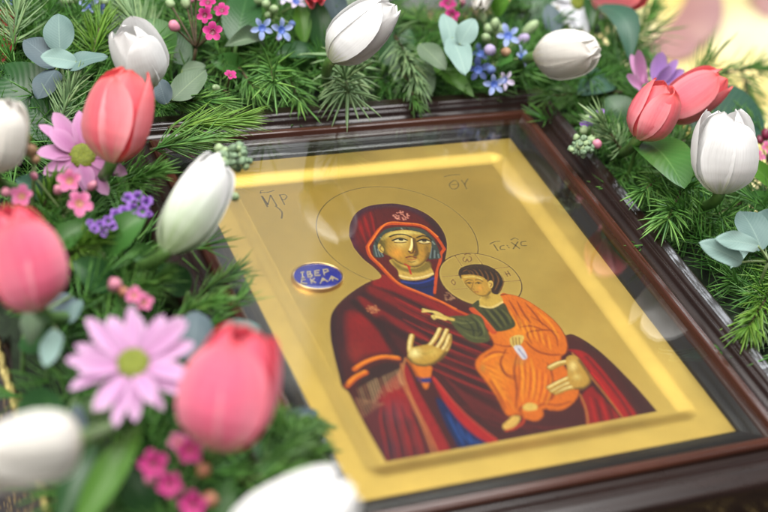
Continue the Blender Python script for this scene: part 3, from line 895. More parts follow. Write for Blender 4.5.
line([tuple(q) for q in robe], (120, 50, 6), 1.0, .8, .8, clip=RB)
for k in range(12):
    line(Z4([(150+k*14, 30+k*9), (168+k*13, 66+k*9), (182+k*12, 96+k*8)]), OL if k % 2 else (170, 78, 6), .9, .8, .55, clip=RB, taper=True)
    line(Z4([(196+k*11, 215+k*6), (200+k*10, 280+k*6), (196+k*9, 350+k*3)]), OL if k % 2 else (166, 76, 6), 1.0, .8, .5, clip=RB, taper=True)
    line(Z4([(58+k*9, 226+k*12), (84+k*8, 240+k*13), (118+k*6, 250+k*14)]), OL if k % 2 else (166, 76, 6), .9, .8, .45, clip=RB, taper=True)
# tunic
tun = Z2([(222,280),(238,312),(300,322),(352,298),(382,350),(412,405),(382,432),(312,442),(280,402),(250,372),(185,322)])
TN = mask(tun)
fill(tun, (74, 74, 36), 1, 1, ident=2)
for k in range(6):
    line(Z2([(240+k*20,320+k*2),(285+k*18,380-k*3),(330+k*12,432-k*6)]), (116, 112, 62) if k % 2 else (32, 32, 12), 1.6, 1.0, .7, clip=TN, taper=True)
line(Z2([(190,330),(235,372),(275,420),(300,446)]), (196, 82, 26), 5.2, 1, 1, ident=2)
line(Z2([(196,322),(245,368),(305,438)]), (222, 120, 50), 1.2, .8, .7)
slv = Z2([(68,372),(110,362),(155,362),(195,352),(240,372),(262,425),(282,482),(250,500),(200,500),(150,475),(95,415)])
SL = mask(slv)
fill(slv, (88, 88, 46), 1, 1, ident=2)
for seg, c in (([(90,385),(140,400),(200,395)],(122,124,76)), ([(110,400),(160,430),(230,440)],(44,50,24)), ([(140,440),(190,470),(260,480)],(116,120,70)), ([(180,370),(215,400),(225,450)],(40,46,20)), ([(200,365),(240,410),(255,460)],(118,122,74)), ([(150,380),(190,420),(200,470)],(42,48,22)), ([(120,375),(170,385)],(124,128,80)), ([(230,420),(240,450),(225,465)],(34,40,18))):
    line(Z2(seg), c, 1.8, 1.0, .8, clip=SL, taper=True)
# blessing hand
for pts, w in (([(330,118),(280,96),(235,74),(180,60)],2.0), ([(320,110),(270,80),(215,72),(178,74)],1.6), ([(310,118),(270,100),(240,104),(252,120)],2.2), ([(320,122),(285,112),(262,108)],3.2)):
    line(Z3(pts), (120, 90, 36), w+.6, .7, 1, ident=2); line(Z3(pts), (222, 196, 118), w, .7, 1, ident=2)
line(Z3([(370,125),(340,118),(315,108)]), (206, 178, 96), 3.6, .8, 1, ident=2)
# neck, face, hair
fill(Z2([(242,258),(300,232),(325,250),(348,288),(300,318),(232,312)]), (200, 168, 80), 1, 1, ident=2)
line(Z2([(232,312),(290,320),(345,292)]), (232, 206, 140), 1.5, 1, .8)
blob(487, 297, 3, (130, 104, 40), .7)
fill(Z2([(118,142),(132,116),(190,98),(262,102),(318,132),(346,172),(350,208),(330,248),(300,250),(280,225),(262,178),(225,160),(178,152),(148,158),(134,174),(122,158)]), (66, 40, 18), 1, 1, ident=2)
for k in range(16):
    line(Z2([(128+k*14,122+abs(k-6)*3),(150+k*13.5,124+k*4.5),(176+k*10,146+k*6.6)]), (128, 86, 38) if k % 2 else (34, 18, 8), .8, .7, .85, taper=True)
for k in range(0):
    line(Z2([(140+k*20,118-(k % 3)*5),(175+k*20,125+k*6),(205+k*16,150+k*9)]), (112, 76, 36) if k % 2 else (40, 22, 10), 1.1, .8, .75, taper=True)
cf = Z2([(134,158),(160,152),(200,153),(240,162),(268,186),(284,215),(286,244),(262,262),(228,262),(200,248),(172,222),(148,192)])
CFM = mask(cf)
fill(cf, (188, 148, 62), 1, 1, ident=2)
line(Z2([(150,195),(180,230),(215,258),(262,262),(284,240)]), (104, 82, 26), 2.6, 1.8, .85, clip=CFM)
line(Z2([(150,165),(200,162),(240,175)]), (224, 200, 120), 2, 1.6, .7, clip=CFM)
blob(480, 288, 3, (224, 160, 70), .7, CFM)
line(Z2([(156,186),(172,177),(192,180)]), (84, 56, 22), .35, .7, .85); line(Z2([(206,179),(226,176),(244,187)]), (84, 56, 22), .35, .7, .85)
line(Z2([(162,195),(175,190),(188,195)]), (60, 38, 16), .3, .7, .9); line(Z2([(173,196),(177,196)]), (24, 14, 6), 1.0, .6, 1); line(Z2([(221,196),(225,196)]), (24, 14, 6), 1.0, .6, 1); line(Z2([(208,195),(222,190),(236,196)]), (60, 38, 16), .3, .7, .9)
line(Z2([(196,190),(190,215),(184,222),(200,226)]), (130, 92, 40), .3, .6, .85)
line(Z2([(202,240),(212,239),(222,241)]), (160, 80, 50), .4, .7, .9)
fill(Z2([(272,190),(288,182),(298,198),(292,218),(278,220)]), (212, 180, 96), .8, 1, ident=2)
line(Z2([(280,195),(290,200),(284,214)]), (130, 84, 40), .7, .6, .8)
# scroll and fist, foot
fill(Z4([(165,140),(190,128),(215,132),(212,150),(200,168),(180,175),(166,160)]), (214, 184, 104), .8, 1, ident=2)
for k in range(3): line(Z4([(174+k*12,138),(178+k*11,165)]), (150, 110, 50), .7, .6, .8)
fill(Z4([(178,172),(205,168),(228,208),(214,218),(200,205)]), (206, 200, 206), .8, 1, ident=2)
line(Z4([(196,180),(222,212)]), (120, 110, 150), .9, .7, .7)
fill(Z4([(138,458),(160,438),(175,424),(200,428),(196,448),(170,470),(145,474)]), (214, 176, 96), .8, 1, ident=2)
line(Z4([(150,478),(180,470),(210,450),(215,436)]), (186, 66, 18), 2.2, .9, 1, ident=2)
fill(Z4([(212,388),(235,376),(262,384),(262,400),(235,406),(216,402)]), (216, 182, 100), .8, 1, ident=2)
# the mother's left hand over the robe
finger([(385,225),(345,232),(312,248)], 5.2, Z4)
finger([(430,318),(380,322),(330,340)], 4.0, Z4)
finger([(420,300),(370,308),(318,334)], 4.2, Z4)
finger([(400,280),(360,295),(308,322)], 4.6, Z4)
hnd = Z4([(370,212),(395,202),(418,215),(440,248),(462,290),(452,312),(425,328),(398,322),(378,296),(374,255)])
HM = mask(hnd)
fill(hnd, (190, 150, 68), 1, 1, ident=1)
line(Z4([(420,220),(462,290),(440,322),(400,326)]), (96, 66, 22), 3.2, 2.2, .85, clip=HM)
blob(573, 366, 4, (232, 208, 140), .85, HM, 5); blob(577, 377, 4, (228, 204, 130), .7, HM, 3)
# --- lettering
INK = (40, 16, 4)
Z8 = lambda p: zm(240, 160, 7.311, p)
for seg, w in (([(148,240),(165,238),(200,236),(248,222)],1.0), ([(150,242),(152,226),(170,222)],.8), ([(160,265),(200,340)],2.2), ([(165,268),(205,325)],1.0), ([(205,325),(222,258)],.9), ([(225,258),(268,332)],1.9),
               ([(290,255),(325,325)],1.8), ([(290,256),(325,252),(342,268),(325,290),(308,288)],1.0), ([(262,338),(295,365),(308,390),(304,425)],1.5)):
    line(Z8(seg), INK, w, .7, .9)
Z9 = lambda p: zm(380, 60, 3.414, p)
for seg, w in (([(220,398),(240,393),(272,391)],1.1), ([(250,412),(237,425),(246,440),(262,438),(268,424),(258,411),(250,412)],1.1), ([(244,426),(264,424)],.8), ([(278,410),(288,424)],1.1), ([(300,406),(290,424),(296,440)],1.1)):
    line(Z9(seg), INK, w, .7, .9)
ZA = lambda p: zm(420, 230, 4.267, p)
for seg, w in (([(298,60),(318,50),(340,48)],.9), ([(315,62),(332,88)],1.2), ([(358,66),(344,70),(344,82),(362,82)],1.0), ([(372,66),(374,68)],1.1), ([(378,74),(380,76)],1.1), ([(388,42),(405,34),(418,40)],.9), ([(392,54),(424,78)],1.2), ([(418,50),(398,80)],.9), ([(452,48),(432,52),(434,66),(454,66)],1.0)):
    line(ZA(seg), INK, w, .7, .9)

pa = 1-COL[..., 3:4]
COL[..., :3] = COL[..., :3]*(1-pa)+pa*np.clip(COL[..., :3], 0, 1)**1.24*1.02
# grid meshes cut into gold ground, mother, child
xs = (FX0+(FX1-FX0)*np.arange(GX)/(GX-1))*W; ys = (FY0+(FY1-FY0)*np.arange(GY)/(GY-1))*W
GXX, GYY = np.meshgrid(xs, ys)
V = np.stack([GXX.ravel(), GYY.ravel(), np.full(GX*GY, FZ*W)], -1)
idx = np.arange(GX*GY).reshape(GY, GX)
quads = np.stack([idx[:-1, :-1], idx[:-1, 1:], idx[1:, 1:], idx[1:, :-1]], -1).reshape(-1, 4)
fid = IDM[:-1, :-1].ravel()
flat = COL.reshape(-1, 4)
for k, nm in ((0, 'gold_ground'), (1, 'painted_mother'), (2, 'painted_child')):
    f = quads[fid == k]
    used, inv = np.unique(f, return_inverse=True)
    o = ob(nm, np_mesh(nm, V[used], inv.reshape(-1, 4), flat[used]), M['paint'], pan)
    if k == 1: o['label'] = 'painted woman in a dark red cloak with an orange hem'
    if k == 2: o['label'] = 'painted child in an orange robe with a thin halo'

# --- raised enamel plaque with lettering
ZB = lambda p: zm(260, 240, 6.4, p)
def oval_pts(k, z):
    out = []
    c0, ex, ey = Vector((0, 0, 0)), None, None
    a = at(291.6, 279, z); b_ = at(344, 278.5, z); c = at(315, 265, z); d = at(319, 292.6, z)
    cen = (a+b_+c+d)/4
    ex, ey = (b_-a)/2, (c-d)/2
    for i in range(64):
        t = 2*math.pi*i/64
        out.append(cen+ex*math.cos(t)*k+ey*math.sin(t)*k)
    return cen, out
def loft(name, rings, cap):
    V, F = [], []
    for k, z in rings:
        cen, p = oval_pts(k, FZ)
        V += [Vector((q.x, q.y, z*W)) for q in p]
    n = 64
    for i in range(len(rings)-1):
        for j in range(n):
            F.append((i*n+j, i*n+(j+1) % n, (i+1)*n+(j+1) % n, (i+1)*n+j))
    if cap: F.append(tuple(range((len(rings)-1)*n, len(rings)*n)))
    return mesh_from(name, V, F)
z0 = FZ
ob('plaque_rim', loft('plaque_rim', [(1.0, z0), (1.0, z0+.008), (.985, z0+.0105), (.955, z0+.0115), (.925, z0+.0105), (.91, z0+.0085)], False), M['brass'], pan)
pq = ob('name_plaque', loft('name_plaque', [(.915, z0+.0085), (.88, z0+.0095), (.6, z0+.0108), (.3, z0+.0112), (.02, z0+.0113)], True), M['enamel'], pan)
pq['label'] = 'oval blue enamel plaque with gold lettering'
letters = [[(262,210),(278,206)], [(270,208),(274,244)], [(266,246),(282,242)],
           [(302,206),(308,240)], [(302,206),(322,204),(324,218),(306,222)], [(306,222),(332,224),(332,238),(308,240)],
           [(378,196),(350,200),(352,230),(384,228)], [(352,214),(374,212)],
           [(404,192),(412,226)], [(404,192),(430,190),(438,202),(410,212)],
           [(288,256),(266,258),(264,278),(300,282)],
           [(322,250),(330,278)], [(348,248),(327,264)], [(330,262),(356,274)],
           [(386,280),(400,246),(432,268)], [(394,264),(414,258)],
           [(442,262),(456,234),(498,256)], [(450,248),(474,246)], [(462,248),(466,262)]]
V, F = [], []
for seg in letters:
    q = [at(*p, FZ+.0113) for p in ZB(seg)]
    for a_, b_ in zip(q, q[1:]):
        d = (b_-a_); s = Vector((-d.y, d.x, 0)).normalized()*.0003
        e = d.normalized()*.0002
        i = len(V)
        for zz, sh in ((.0, 1.0), (.0005, .6)):
            V += [a_-e-s*sh+UP*zz, b_+e-s*sh+UP*zz, b_+e+s*sh+UP*zz, a_-e+s*sh+UP*zz]
        F += [(i+4, i+5, i+6, i+7), (i, i+1, i+5, i+4), (i+1, i+2, i+6, i+5), (i+2, i+3, i+7, i+6), (i+3, i, i+4, i+7)]
ob('lettering', mesh_from('lettering', V, F, smooth=False), M['letter'], pan)

# ------------------------------------------------------------------ greenery bed round the frame
def ring_height(x, y):
    return 0
def inbed(x, y):
    """is (x, y) (in W) on the flower bed that rings the frame on the left, the top and the right"""
    if x < -.70 and x > -1.10 and -1.3 < y < 1.58: return True
    if y > .87 and y < (1.58 if x < .55 else 1.30) and -1.10 < x < 1.05: return True
    if x > .76 and x < 1.17 and -.55 < y < 1.15: return True
    return False

def bed_mesh():
    n = 150
    xs_ = np.linspace(-1.12, 1.22, n); ys_ = np.linspace(-1.34, 1.6, n)
    V, F, key = [], [], {}
    def h(x, y):
        return (-.118+.085*abs(math.sin(17*x+3*math.sin(9*y)))*abs(math.sin(15*y+2*math.sin(11*x)))+random.uniform(0, .03))*W
    for i in range(n-1):
        for j in range(n-1):
            if inbed((xs_[i]+xs_[i+1])/2, (ys_[j]+ys_[j+1])/2):
                q = []
                for a, b_ in ((i, j), (i+1, j), (i+1, j+1), (i, j+1)):
                    if (a, b_) not in key:
                        key[(a, b_)] = len(V); V.append((xs_[a]*W, ys_[b_]*W, h(xs_[a], ys_[b_])))
                    q.append(key[(a, b_)])
                F.append(tuple(q))
    return mesh_from('moss_bed', V, F)
mo = ob('moss_bed', bed_mesh(), M['moss'])
mo['kind'] = 'stuff'; mo['label'] = 'dark moss packed under the flowers round the frame'; mo['category'] = 'moss'

def needles(base, ax, L, count, nl, nw, spread=(75, 28), droop=.0, flat=0.0, seed=0, cluster=0.0, bend=None):
    """needle geometry for one twig: returns V, F, pc, twig points"""
    rg = np.random.default_rng(seed)
    ax = np.array(Vector(ax).normalized()); base = np.array(base)
    bend = np.array(bend if bend is not None else (0, 0, -1.0))
    t = rg.uniform(0, 1, count)**(1-cluster)
    t[:max(4, count//12)] = rg.uniform(.97, 1, max(4, count//12))
    P = base + np.outer(t*L, ax) + np.outer(droop*L*t*t, bend)
    T = ax + np.outer(2*droop*t, bend); T /= np.linalg.norm(T, axis=1)[:, None]
    o1 = np.cross(T, [0.13, 0.21, 1.0]); o1 /= np.linalg.norm(o1, axis=1)[:, None]
    o2 = np.cross(T, o1)
    ph = rg.uniform(0, 2*np.pi, count)
    rad = o1*np.cos(ph)[:, None]+o2*(np.sin(ph)*(1-flat))[:, None]
    rad /= np.linalg.norm(rad, axis=1)[:, None]
    al = np.radians(spread[0]+(spread[1]-spread[0])*t+rg.normal(0, 9, count))
    D = T*np.cos(al)[:, None]+rad*np.sin(al)[:, None]
    ln = nl*rg.uniform(.7, 1.12, count)*(1-.15*t)
    curve = T*(.16*ln)[:, None]-np.outer(ln*.05, [0, 0, 1])
    side = np.cross(D, T); side /= np.linalg.norm(side, axis=1)[:, None]+1e-9
    nrm = np.cross(side, D)
    Vs, pcs = [], []
    rn = np.clip(rg.normal(.5, .24, count), 0, 1)
    for s, wv in ((0, .75), (.35, 1.0), (.75, .85), (1.0, .12)):
        c = P + D*(ln*s)[:, None] + curve*(s*s)
        for e, f in ((-1, 0), (0, .55), (1, 0), (0, -.35)):
            Vs.append(c+side*(nw*wv*e/2)+nrm*(nw*wv*f/2))
            pcs.append(np.stack([np.full(count, s), np.full(count, .5), rn, np.ones(count)], -1))
    V = np.stack(Vs, 1).reshape(-1, 3); C = np.stack(pcs, 1).reshape(-1, 4)
    f = []
    for s in range(3):
        for k in range(4):
            f.append((s*4+k, s*4+(k+1) % 4, s*4+4+(k+1) % 4, s*4+4+k))
    f = np.array(f)
    F = (f[None]+(np.arange(count)*16)[:, None, None]).reshape(-1, 4)
    tw = [tuple(base+ax*L*q+bend*droop*L*q*q) for q in np.linspace(0, 1, 7)]
    return V, F, C, tw

# loose filling of short green twigs, one uncountable mass
def filling():
    VV, FF, CC = [], [], []; off = 0
    rg = np.random.default_rng(11); k = 0
    zones = [(-1.09, -.74, -1.25, 1.5, 250), (-1.0, .55, .90, 1.55, 220), (.5, 1.0, .90, 1.26, 60), (.80, 1.16, -.5, 1.1, 150)]
    for x0, x1, y0, y1, n in zones:
        for i in range(n):
            x, y = rg.uniform(x0, x1), rg.uniform(y0, y1)
            z = rg.uniform(-.09, .03)
            d = np.array([rg.normal(0, 1), rg.normal(0, 1), rg.uniform(.1, 1.1)])
            # lean over the frame a little
            if x < -.74: d[0] += .3
            if y > .9: d[1] -= .35
            if x > .8 and y < .9: d[0] -= .3
            L = rg.uniform(.12, .24)*W
            V, F, C, tw = needles((x*W, y*W, z*W), d, L, 42, rg.uniform(.06, .13)*W, .0010, seed=1000+k, droop=rg.uniform(-.1, .3)); k += 1
            VV.append(V); FF.append(F+off); CC.append(C); off += len(V)
    return np_mesh('fir_filling', np.vstack(VV), np.vstack(FF), np.vstack(CC))
ff = ob('fir_filling', filling(), M['needlefill'])
ff['kind'] = 'stuff'; ff['label'] = 'dense green conifer twigs filling the gaps between the flowers'; ff['category'] = 'greenery'

def fir(label, b, t, n=90, nlpx=34, mat='needle', width=.0013, droop=.08, spread=(72, 26), flat=.2, seed=1, cluster=.1):
    """b and t: (px, py, h) of twig base and tip"""
    B, T = at(*b), at(*t)
    nl = pxsize(B, nlpx)
    th = thing('fir_sprig', label, 'fir sprig', B, 'fir sprigs tucked round the frame')
    V, F, C, tw = needles(B, T-B, (T-B).length, n, nl, width, spread, droop, flat, seed, cluster)
    ob('needles', np_mesh('needles', V, F, C), M[mat], th)['kind'] = 'stuff'
    ob('twig', tube('twig', tw, [.0011*(1-.5*i/6) for i in range(7)], 6), M['twig'], th)

fir('star of fir needles below the blue flowers at the top left', (266,50,.02), (275,74,.16), 100, 36, 'needle', seed=2, spread=(78,40))
fir('pale fir sprig spread over the frame edge below the top white tulip', (338,50,.10), (350,86,.15), 110, 40, 'needleblue', .0015, spread=(86,56), seed=3, flat=.1)
fir('drooping bluish fir sprig right of the top white tulip', (388,26,.11), (420,68,.14), 110, 34, 'needleblue', .0015, .15, (60,22), seed=4)
fir('short dark fir sprig dipping onto the upper frame rail beside a dull green disc leaf', (402,70,.08), (416,98,.07), 60, 24, 'needledark', seed=5)
fir('green fir sprig between the needle star and the upper frame rail', (282,66,.05), (300,96,.07), 80, 34, 'needle', seed=6)
fir('small fir sprig on the upper rail left of the needle star', (232,60,.05), (256,86,.08), 80, 32, 'needle', seed=61)
fir('long fir sprig reaching over the upper left frame corner', (168,128,.10), (232,120,.12), 140, 42, 'needlelime', .0012, .02, (40,18), seed=7)
fir('fir sprig under the long one at the upper left frame corner', (150,150,.08), (205,138,.10), 110, 38, 'needle', .0012, .02, (45,20), seed=8)
fir('fir sprig between the pink tulip and the dull green leaves', (165,100,.06), (212,100,.10), 100, 34, 'needle', .0012, .02, (50,20), seed=81)
fir('fan of fir needles left of the twin coral tulips', (622,152,.05), (603,120,.16), 80, 32, 'needleblue', .0014, .05, (60,26), seed=9)
fir('dense star of fir needles on the right frame rail', (690,172,.04), (672,208,.14), 130, 36, 'needle', .0014, .1, (80,40), seed=10)
fir('small fir tuft left of the dense needle star on the right rail', (672,170,.05), (646,184,.12), 70, 28, 'needle', .0013, .1, (70,30), seed=101)
fir('bright green fir sprig at the right picture edge below the silver leaves', (790,262,.05), (752,318,.10), 150, 36, 'needlelime', .0014, .08, (72,28), seed=11)
fir('dark fir sprig under the bright green one at the right edge', (772,300,.02), (756,332,.05), 90, 30, 'needleblue', .0014, .08, (72,28), seed=111)
fir('pale fir sprig with a bare twig at the top left corner', (14,44,.12), (16,2,.18), 80, 44, 'needleblue', .0014, .0, (60,25), seed=12, cluster=-.3)
fir('pale fir tuft under the blue eucalyptus leaves', (58,128,.12), (72,86,.20), 70, 34, 'needleblue', .0015, .05, (60,25), seed=13)
fir('fir sprig above the white tulip at the top left', (150,48,.08), (128,6,.14), 110, 40, 'needleblue', .0013, .05, (60,25), seed=14)
fir('fir sprig fanning out between the eucalyptus and the top left white tulip', (92,60,.08), (100,22,.14), 110, 38, 'needlelime', .0012, .05, (70,30), seed=15)
fir('dark feathery fir sprig under the cream tulip at the top right', (622,92,.04), (552,92,.08), 150, 26, 'needledark', .0009, .05, (60,35), seed=16)
fir('second dark feathery fir sprig left of the twin coral tulips', (640,110,.02), (570,122,.02), 130, 26, 'needledark', .0009, .05, (60,35), seed=17)
fir('blurred fir sprig against the gold cloth at the top right edge', (690,78,-.02), (790,62,.10), 130, 32, 'needle', .0013, .0, (62,45), seed=18, cluster=-.2)
fir('blurred fir sprig drooping over the gold cloth at the far right', (742,70,-.06), (752,112,-.08), 70, 28, 'needle', .0013, .0, (62,45), seed=181)
fir('blurred fir sprig beside the curved leaf against the gold cloth', (622,52,-.02), (652,10,.10), 110, 28, 'needle', .0013, .0, (62,40), seed=19, cluster=-.2)
fir('fine fir sprig between the coral tulips and the white tulip on the right', (664,150,.05), (706,130,.08), 90, 26, 'needledark', .0011, .05, (60,25), seed=20)
fir('fine fir sprig behind the white tulip on the right', (770,150,.0), (748,112,.10), 90, 26, 'needle', .0011, .05, (60,25), seed=21)
fir('dark fir sprig between the right white tulip and the silver leaves', (768,190,.0), (716,212,.06), 110, 28, 'needledark', .0011, .05, (60,25), seed=22)
fir('loose dry fir sprig crossing the left frame rail under the white green tulip', (192,300,.03), (232,272,.07), 60, 34, 'needledark', .0011, .05, (40,20), seed=23)
fir('blurred fir tuft on the left rail above the large pink tulip', (172,318,.05), (214,300,.12), 100, 30, 'needle', .0012, .05, (60,25), seed=24)
fir('blurred soft fir sprig below the large lilac daisy', (60,430,.10), (112,402,.16), 120, 34, 'needleblue', .0013, .05, (60,25), seed=25)
fir('blurred fir tuft at the bottom centre above the white tulip', (310,470,.04), (282,424,.14), 130, 34, 'needle', .0013, .05, (60,25), seed=26)
fir('blurred fir sprig between the large pink tulip and the icon glass', (262,462,.10), (300,438,.12), 110, 34, 'needledark', .0013, .05, (60,25), seed=27)
fir('blurred green fir tuft covering the left rail below the large pink tulip', (262,452,.06), (312,452,.08), 150, 30, 'needledark', .0013, .0, (70,30), seed=41)
fir('blurred green fir tuft on the left rail right of the large pink tulip', (270,418,.05), (312,426,.07), 130, 26, 'needledark', .0013, .0, (70,30), seed=42)
fir('blurred dark fir tuft beside the bottom white tulip', (240,480,.10), (290,474,.12), 130, 32, 'needle', .0014, .0, (70,30), seed=43)
fir('bright fir tuft left of the statice', (60,262,.05), (92,238,.16), 130, 30, 'needlelime', .0012, .05, (70,28), seed=28)
fir('green fir tuft below the small pink bells on the left', (40,216,.04), (52,186,.14), 120, 28, 'needlelime', .0012, .05, (70,28), seed=29)
fir('fir tuft right of the lilac daisy at the upper left', (112,188,.04), (150,172,.12), 130, 34, 'needle', .0012, .05, (60,25), seed=30)
fir('fir tuft above the large lilac daisy', (120,300,.06), (160,276,.14), 130, 30, 'needle', .0012, .05, (70,28), seed=31)
fir('dark fir sprig behind the curled leaf at the top', (250,40,.02), (222,58,.08), 90, 30, 'needledark', .0012, .05, (60,25), seed=32)
fir('brownish green fir sprig above the bluish sprig at the top centre', (452,36,.02), (410,14,.06), 110, 26, 'needledark', .0012, .05, (60,30), seed=33)
fir('fir sprig behind the blue flower spray at the top', (548,20,.02), (520,8,.10), 100, 30, 'needledark', .0012, .05, (60,30), seed=34)

# ------------------------------------------------------------------ leaves
def leaf_fn(L, wd, shape='oval', bend=.15, cup=.2, curl=0.0, wave=0.0, sx=0.0):
    def fn(t, v):
        if shape == 'oval': w = wd*(math.sin(math.pi*min(1, (t*.985+.015))**.85)**.62)
        elif shape == 'round': w = wd*math.sqrt(max(0.0, 1-(2*t-1)**2))**.9
        elif shape == 'petal': w = wd*(math.sin(math.pi*(.12+.80*t))**.8)*(1 if t < .93 else math.sqrt(max(0, 1-((t-.93)/.072)**2)))
        else: w = wd*(math.sin(math.pi*(.08+.92*t)**1.0)**.8)          # strap
        z = bend*L*math.sin(math.pi*t*.9) + cup*abs(v)**1.6*w - curl*L*t*t + wave*L*math.sin(9*t+2*v)*v*v
        return (v*w + sx*L*math.sin(math.pi*t), t*L, z)
    return fn

def leaf_mesh(name, L, wd, nu=14, nv=8, rnd=None, **kw):
    return surf(name, leaf_fn(L, wd, **kw), nu, nv, random.random() if rnd is None else rnd)

def roll(Mx, deg):
    return Mx @ Matrix.Rotation(math.radians(deg), 4, 'Y')

def leaf(label, b, t, wpx, mat, hint=None, rolld=0, stem=True, name='green_leaf', cat='leaf', **kw):
    B, T = at(*b), at(*t)
    ax = T-B; L = ax.length; wd = pxsize(B, wpx)/2
    th = thing(name, label, cat, B)
    Mx = roll(frame(ax, hint or (VCAM+UP*.6), B), rolld)
    ob('leaf_blade', leaf_mesh('leaf_blade', L, wd, 18, 10, **kw), M[mat], th, Mx)
    if stem:
        d = Vector((B.x, B.y, -.06*W))
        ob('leaf_stalk', tube('leaf_stalk', bez(B, (B+d)/2+Vector((0, 0, -.01)), d, 6), [.0012]*7, 6), M['stem'], th)

leaf('broad glossy green leaf in front of the coral tulips on the right rail', (640,138,.13), (684,192,.17), 54, 'leaf', bend=.10, cup=.2, rolld=-8)
leaf('wide teal green leaf behind the twin coral tulips', (690,120,.06), (764,128,.06), 74, 'leafteal', hint=VCAM+UP*.2, bend=.12, cup=.1, sx=.0)
leaf('long curved green leaf hanging left of the gold cloth at the top', (600,6,.20), (630,64,.12), 26, 'leafteal', shape='strap', bend=.22, cup=.3, sx=-.16, rolld=10)
leaf('dark narrow leaf beside the white daisy at the top', (588,-6,.16), (592,30,.10), 14, 'leafdark', shape='strap', bend=.1)
leaf('large dark green leaf at the left edge above the white tulip', (62,118,.06), (-8,72,.10), 58, 'leafdark', bend=.12, cup=.2)
leaf('dark green leaf under the eucalyptus at the left edge', (70,142,.04), (20,104,.07), 44, 'leafdark', bend=.1, cup=.2)
leaf('broad dull green leaf at the top edge right of the magenta blossoms', (236,44,.10), (248,-4,.14), 40, 'leafdark', bend=.1, cup=.2)
leaf('curled pale edged leaf below the broad leaf at the top', (262,46,.10), (222,50,.12), 20, 'eucagreen', bend=.32, cup=.9, wave=.05)
leaf('pointed green leaf beside the purple statice on the left', (104,252,.12), (148,212,.22), 34, 'leaf', bend=.15, cup=.3)
leaf('long bright green leaf blade at the bottom left', (78,528,.14), (142,424,.22), 34, 'leafbright', shape='strap', bend=.1, cup=.25)
leaf('dark green leaf blade left of the bright one at the bottom left', (60,520,.10), (96,440,.16), 30, 'leafdark', shape='strap', bend=.1, cup=.25)
leaf('bright green leaf right of the white tulip on the right', (774,186,.10), (738,158,.16), 20, 'leafbright', bend=.1, cup=.3)
leaf('long olive strap leaf touching the upper rail left of the blue flowers', (428,58,.08), (474,98,.05), 20, 'leafbright', shape='strap', bend=.1, cup=.25)
leaf('glossy dark leaf under the white tulip at the top', (318,52,.06), (272,56,.09), 20, 'leafdark', bend=.1, cup=.2)
leaf('bright green leaf beside the two blue flowers at the top', (304,42,.08), (300,2,.16), 18, 'leafbright', shape='strap', bend=.1, cup=.3)
leaf('dark upright leaf left of the top white tulip', (322,50,.06), (318,0,.18), 24, 'leafdark', bend=.08, cup=.2)
leaf('small bright green leaf at the top of the blue flower spray', (494,14,.14), (510,-4,.22), 18, 'leafbright', bend=.1, cup=.3)
leaf('small round green leaf in the middle of the blue flower spray', (498,62,.14), (514,60,.18), 18, 'leaf', bend=.1, cup=.2)
leaf('large dark leaf at the top edge right of the blue flower spray', (506,22,.04), (560,-6,.10), 36, 'leafdark', bend=.1, cup=.2)
leaf('dark leaf behind the blue flower spray', (470,48,.02), (528,18,.04), 34, 'leafdark', bend=.1, cup=.2)
leaf('dark green leaf under the magenta blossoms at the top left', (188,64,.04), (160,28,.08), 30, 'leafdark', bend=.1, cup=.2)
leaf('blurred grey leaf strip between the pink tulip and the icon', (316,412,.045), (276,420,.07), 14, 'eucadark', shape='strap', bend=.05, cup=.2)
leaf('dark blurred leaf under the large pink tulip', (300,462,.05), (250,440,.10), 44, 'leafdark', bend=.1, cup=.2)
leaf('dark blurred leaf behind the magenta blossoms at the bottom', (148,512,.06), (128,470,.12), 36, 'leafdark', bend=.1, cup=.2)
leaf('bright blurred leaf at the bottom beside the white tulip', (214,530,.10), (232,478,.16), 26, 'leaf', bend=.1, cup=.2)
leaf('dull green leaf under the large lilac daisy at the left', (20,402,.06), (70,420,.10), 40, 'leafdark', bend=.1, cup=.2)
leaf('dark red leaf at the top left corner', (12,52,.06), (4,8,.10), 18, 'red', bend=.1, cup=.2)
leaf('small dark red leaf under the bare fir twig at the top left', (2,62,.05), (14,30,.08), 12, 'red', bend=.1, cup=.2)

leaf('glossy green leaf left of the statice under the daisy', (52,250,.10), (88,222,.16), 26, 'leaf', bend=.12, cup=.3)
leaf('dark glossy leaf right of the left pink tulip', (112,286,.06), (72,262,.12), 34, 'leafdark', bend=.12, cup=.25)
leaf('bright green leaf above the waxflower buds', (156,262,.08), (122,252,.14), 24, 'leaf', bend=.12, cup=.25)
leaf('dark leaf between the white green tulip and the left rail', (188,292,.06), (158,266,.12), 30, 'leafdark', bend=.12, cup=.25)
leaf('teal leaf under the white tulip at the left edge', (50,196,.06), (14,180,.12), 26, 'leafteal', bend=.12, cup=.25)
leaf('broad green leaf behind the top left white tulip', (172,52,.08), (146,20,.14), 30, 'leaf', bend=.12, cup=.25)
leaf('dark leaf at the top edge beside the eucalyptus', (112,40,.06), (134,-6,.12), 34, 'leafdark', bend=.12, cup=.25)
leaf('green leaf behind the needle star at the top left', (246,72,.04), (210,62,.08), 26, 'leaf', bend=.12, cup=.25)
leaf('dark leaf behind the drooping bluish sprig', (384,64,.05), (410,30,.12), 32, 'leafdark', bend=.12, cup=.25)
leaf('teal leaf under the curved leaf at the top right', (610,80,.04), (576,96,.06), 30, 'leafteal', bend=.12, cup=.25)
leaf('dark broad leaf behind the lower coral tulip', (632,128,.04), (606,98,.08), 34, 'leafdark', bend=.12, cup=.25)
leaf('dark leaf between the right white tulip and the needle star', (716,196,.03), (690,176,.08), 30, 'leafdark', bend=.12, cup=.25)
leaf('green leaf at the right edge above the silver leaves', (776,214,.04), (744,196,.08), 26, 'leaf', bend=.12, cup=.25)
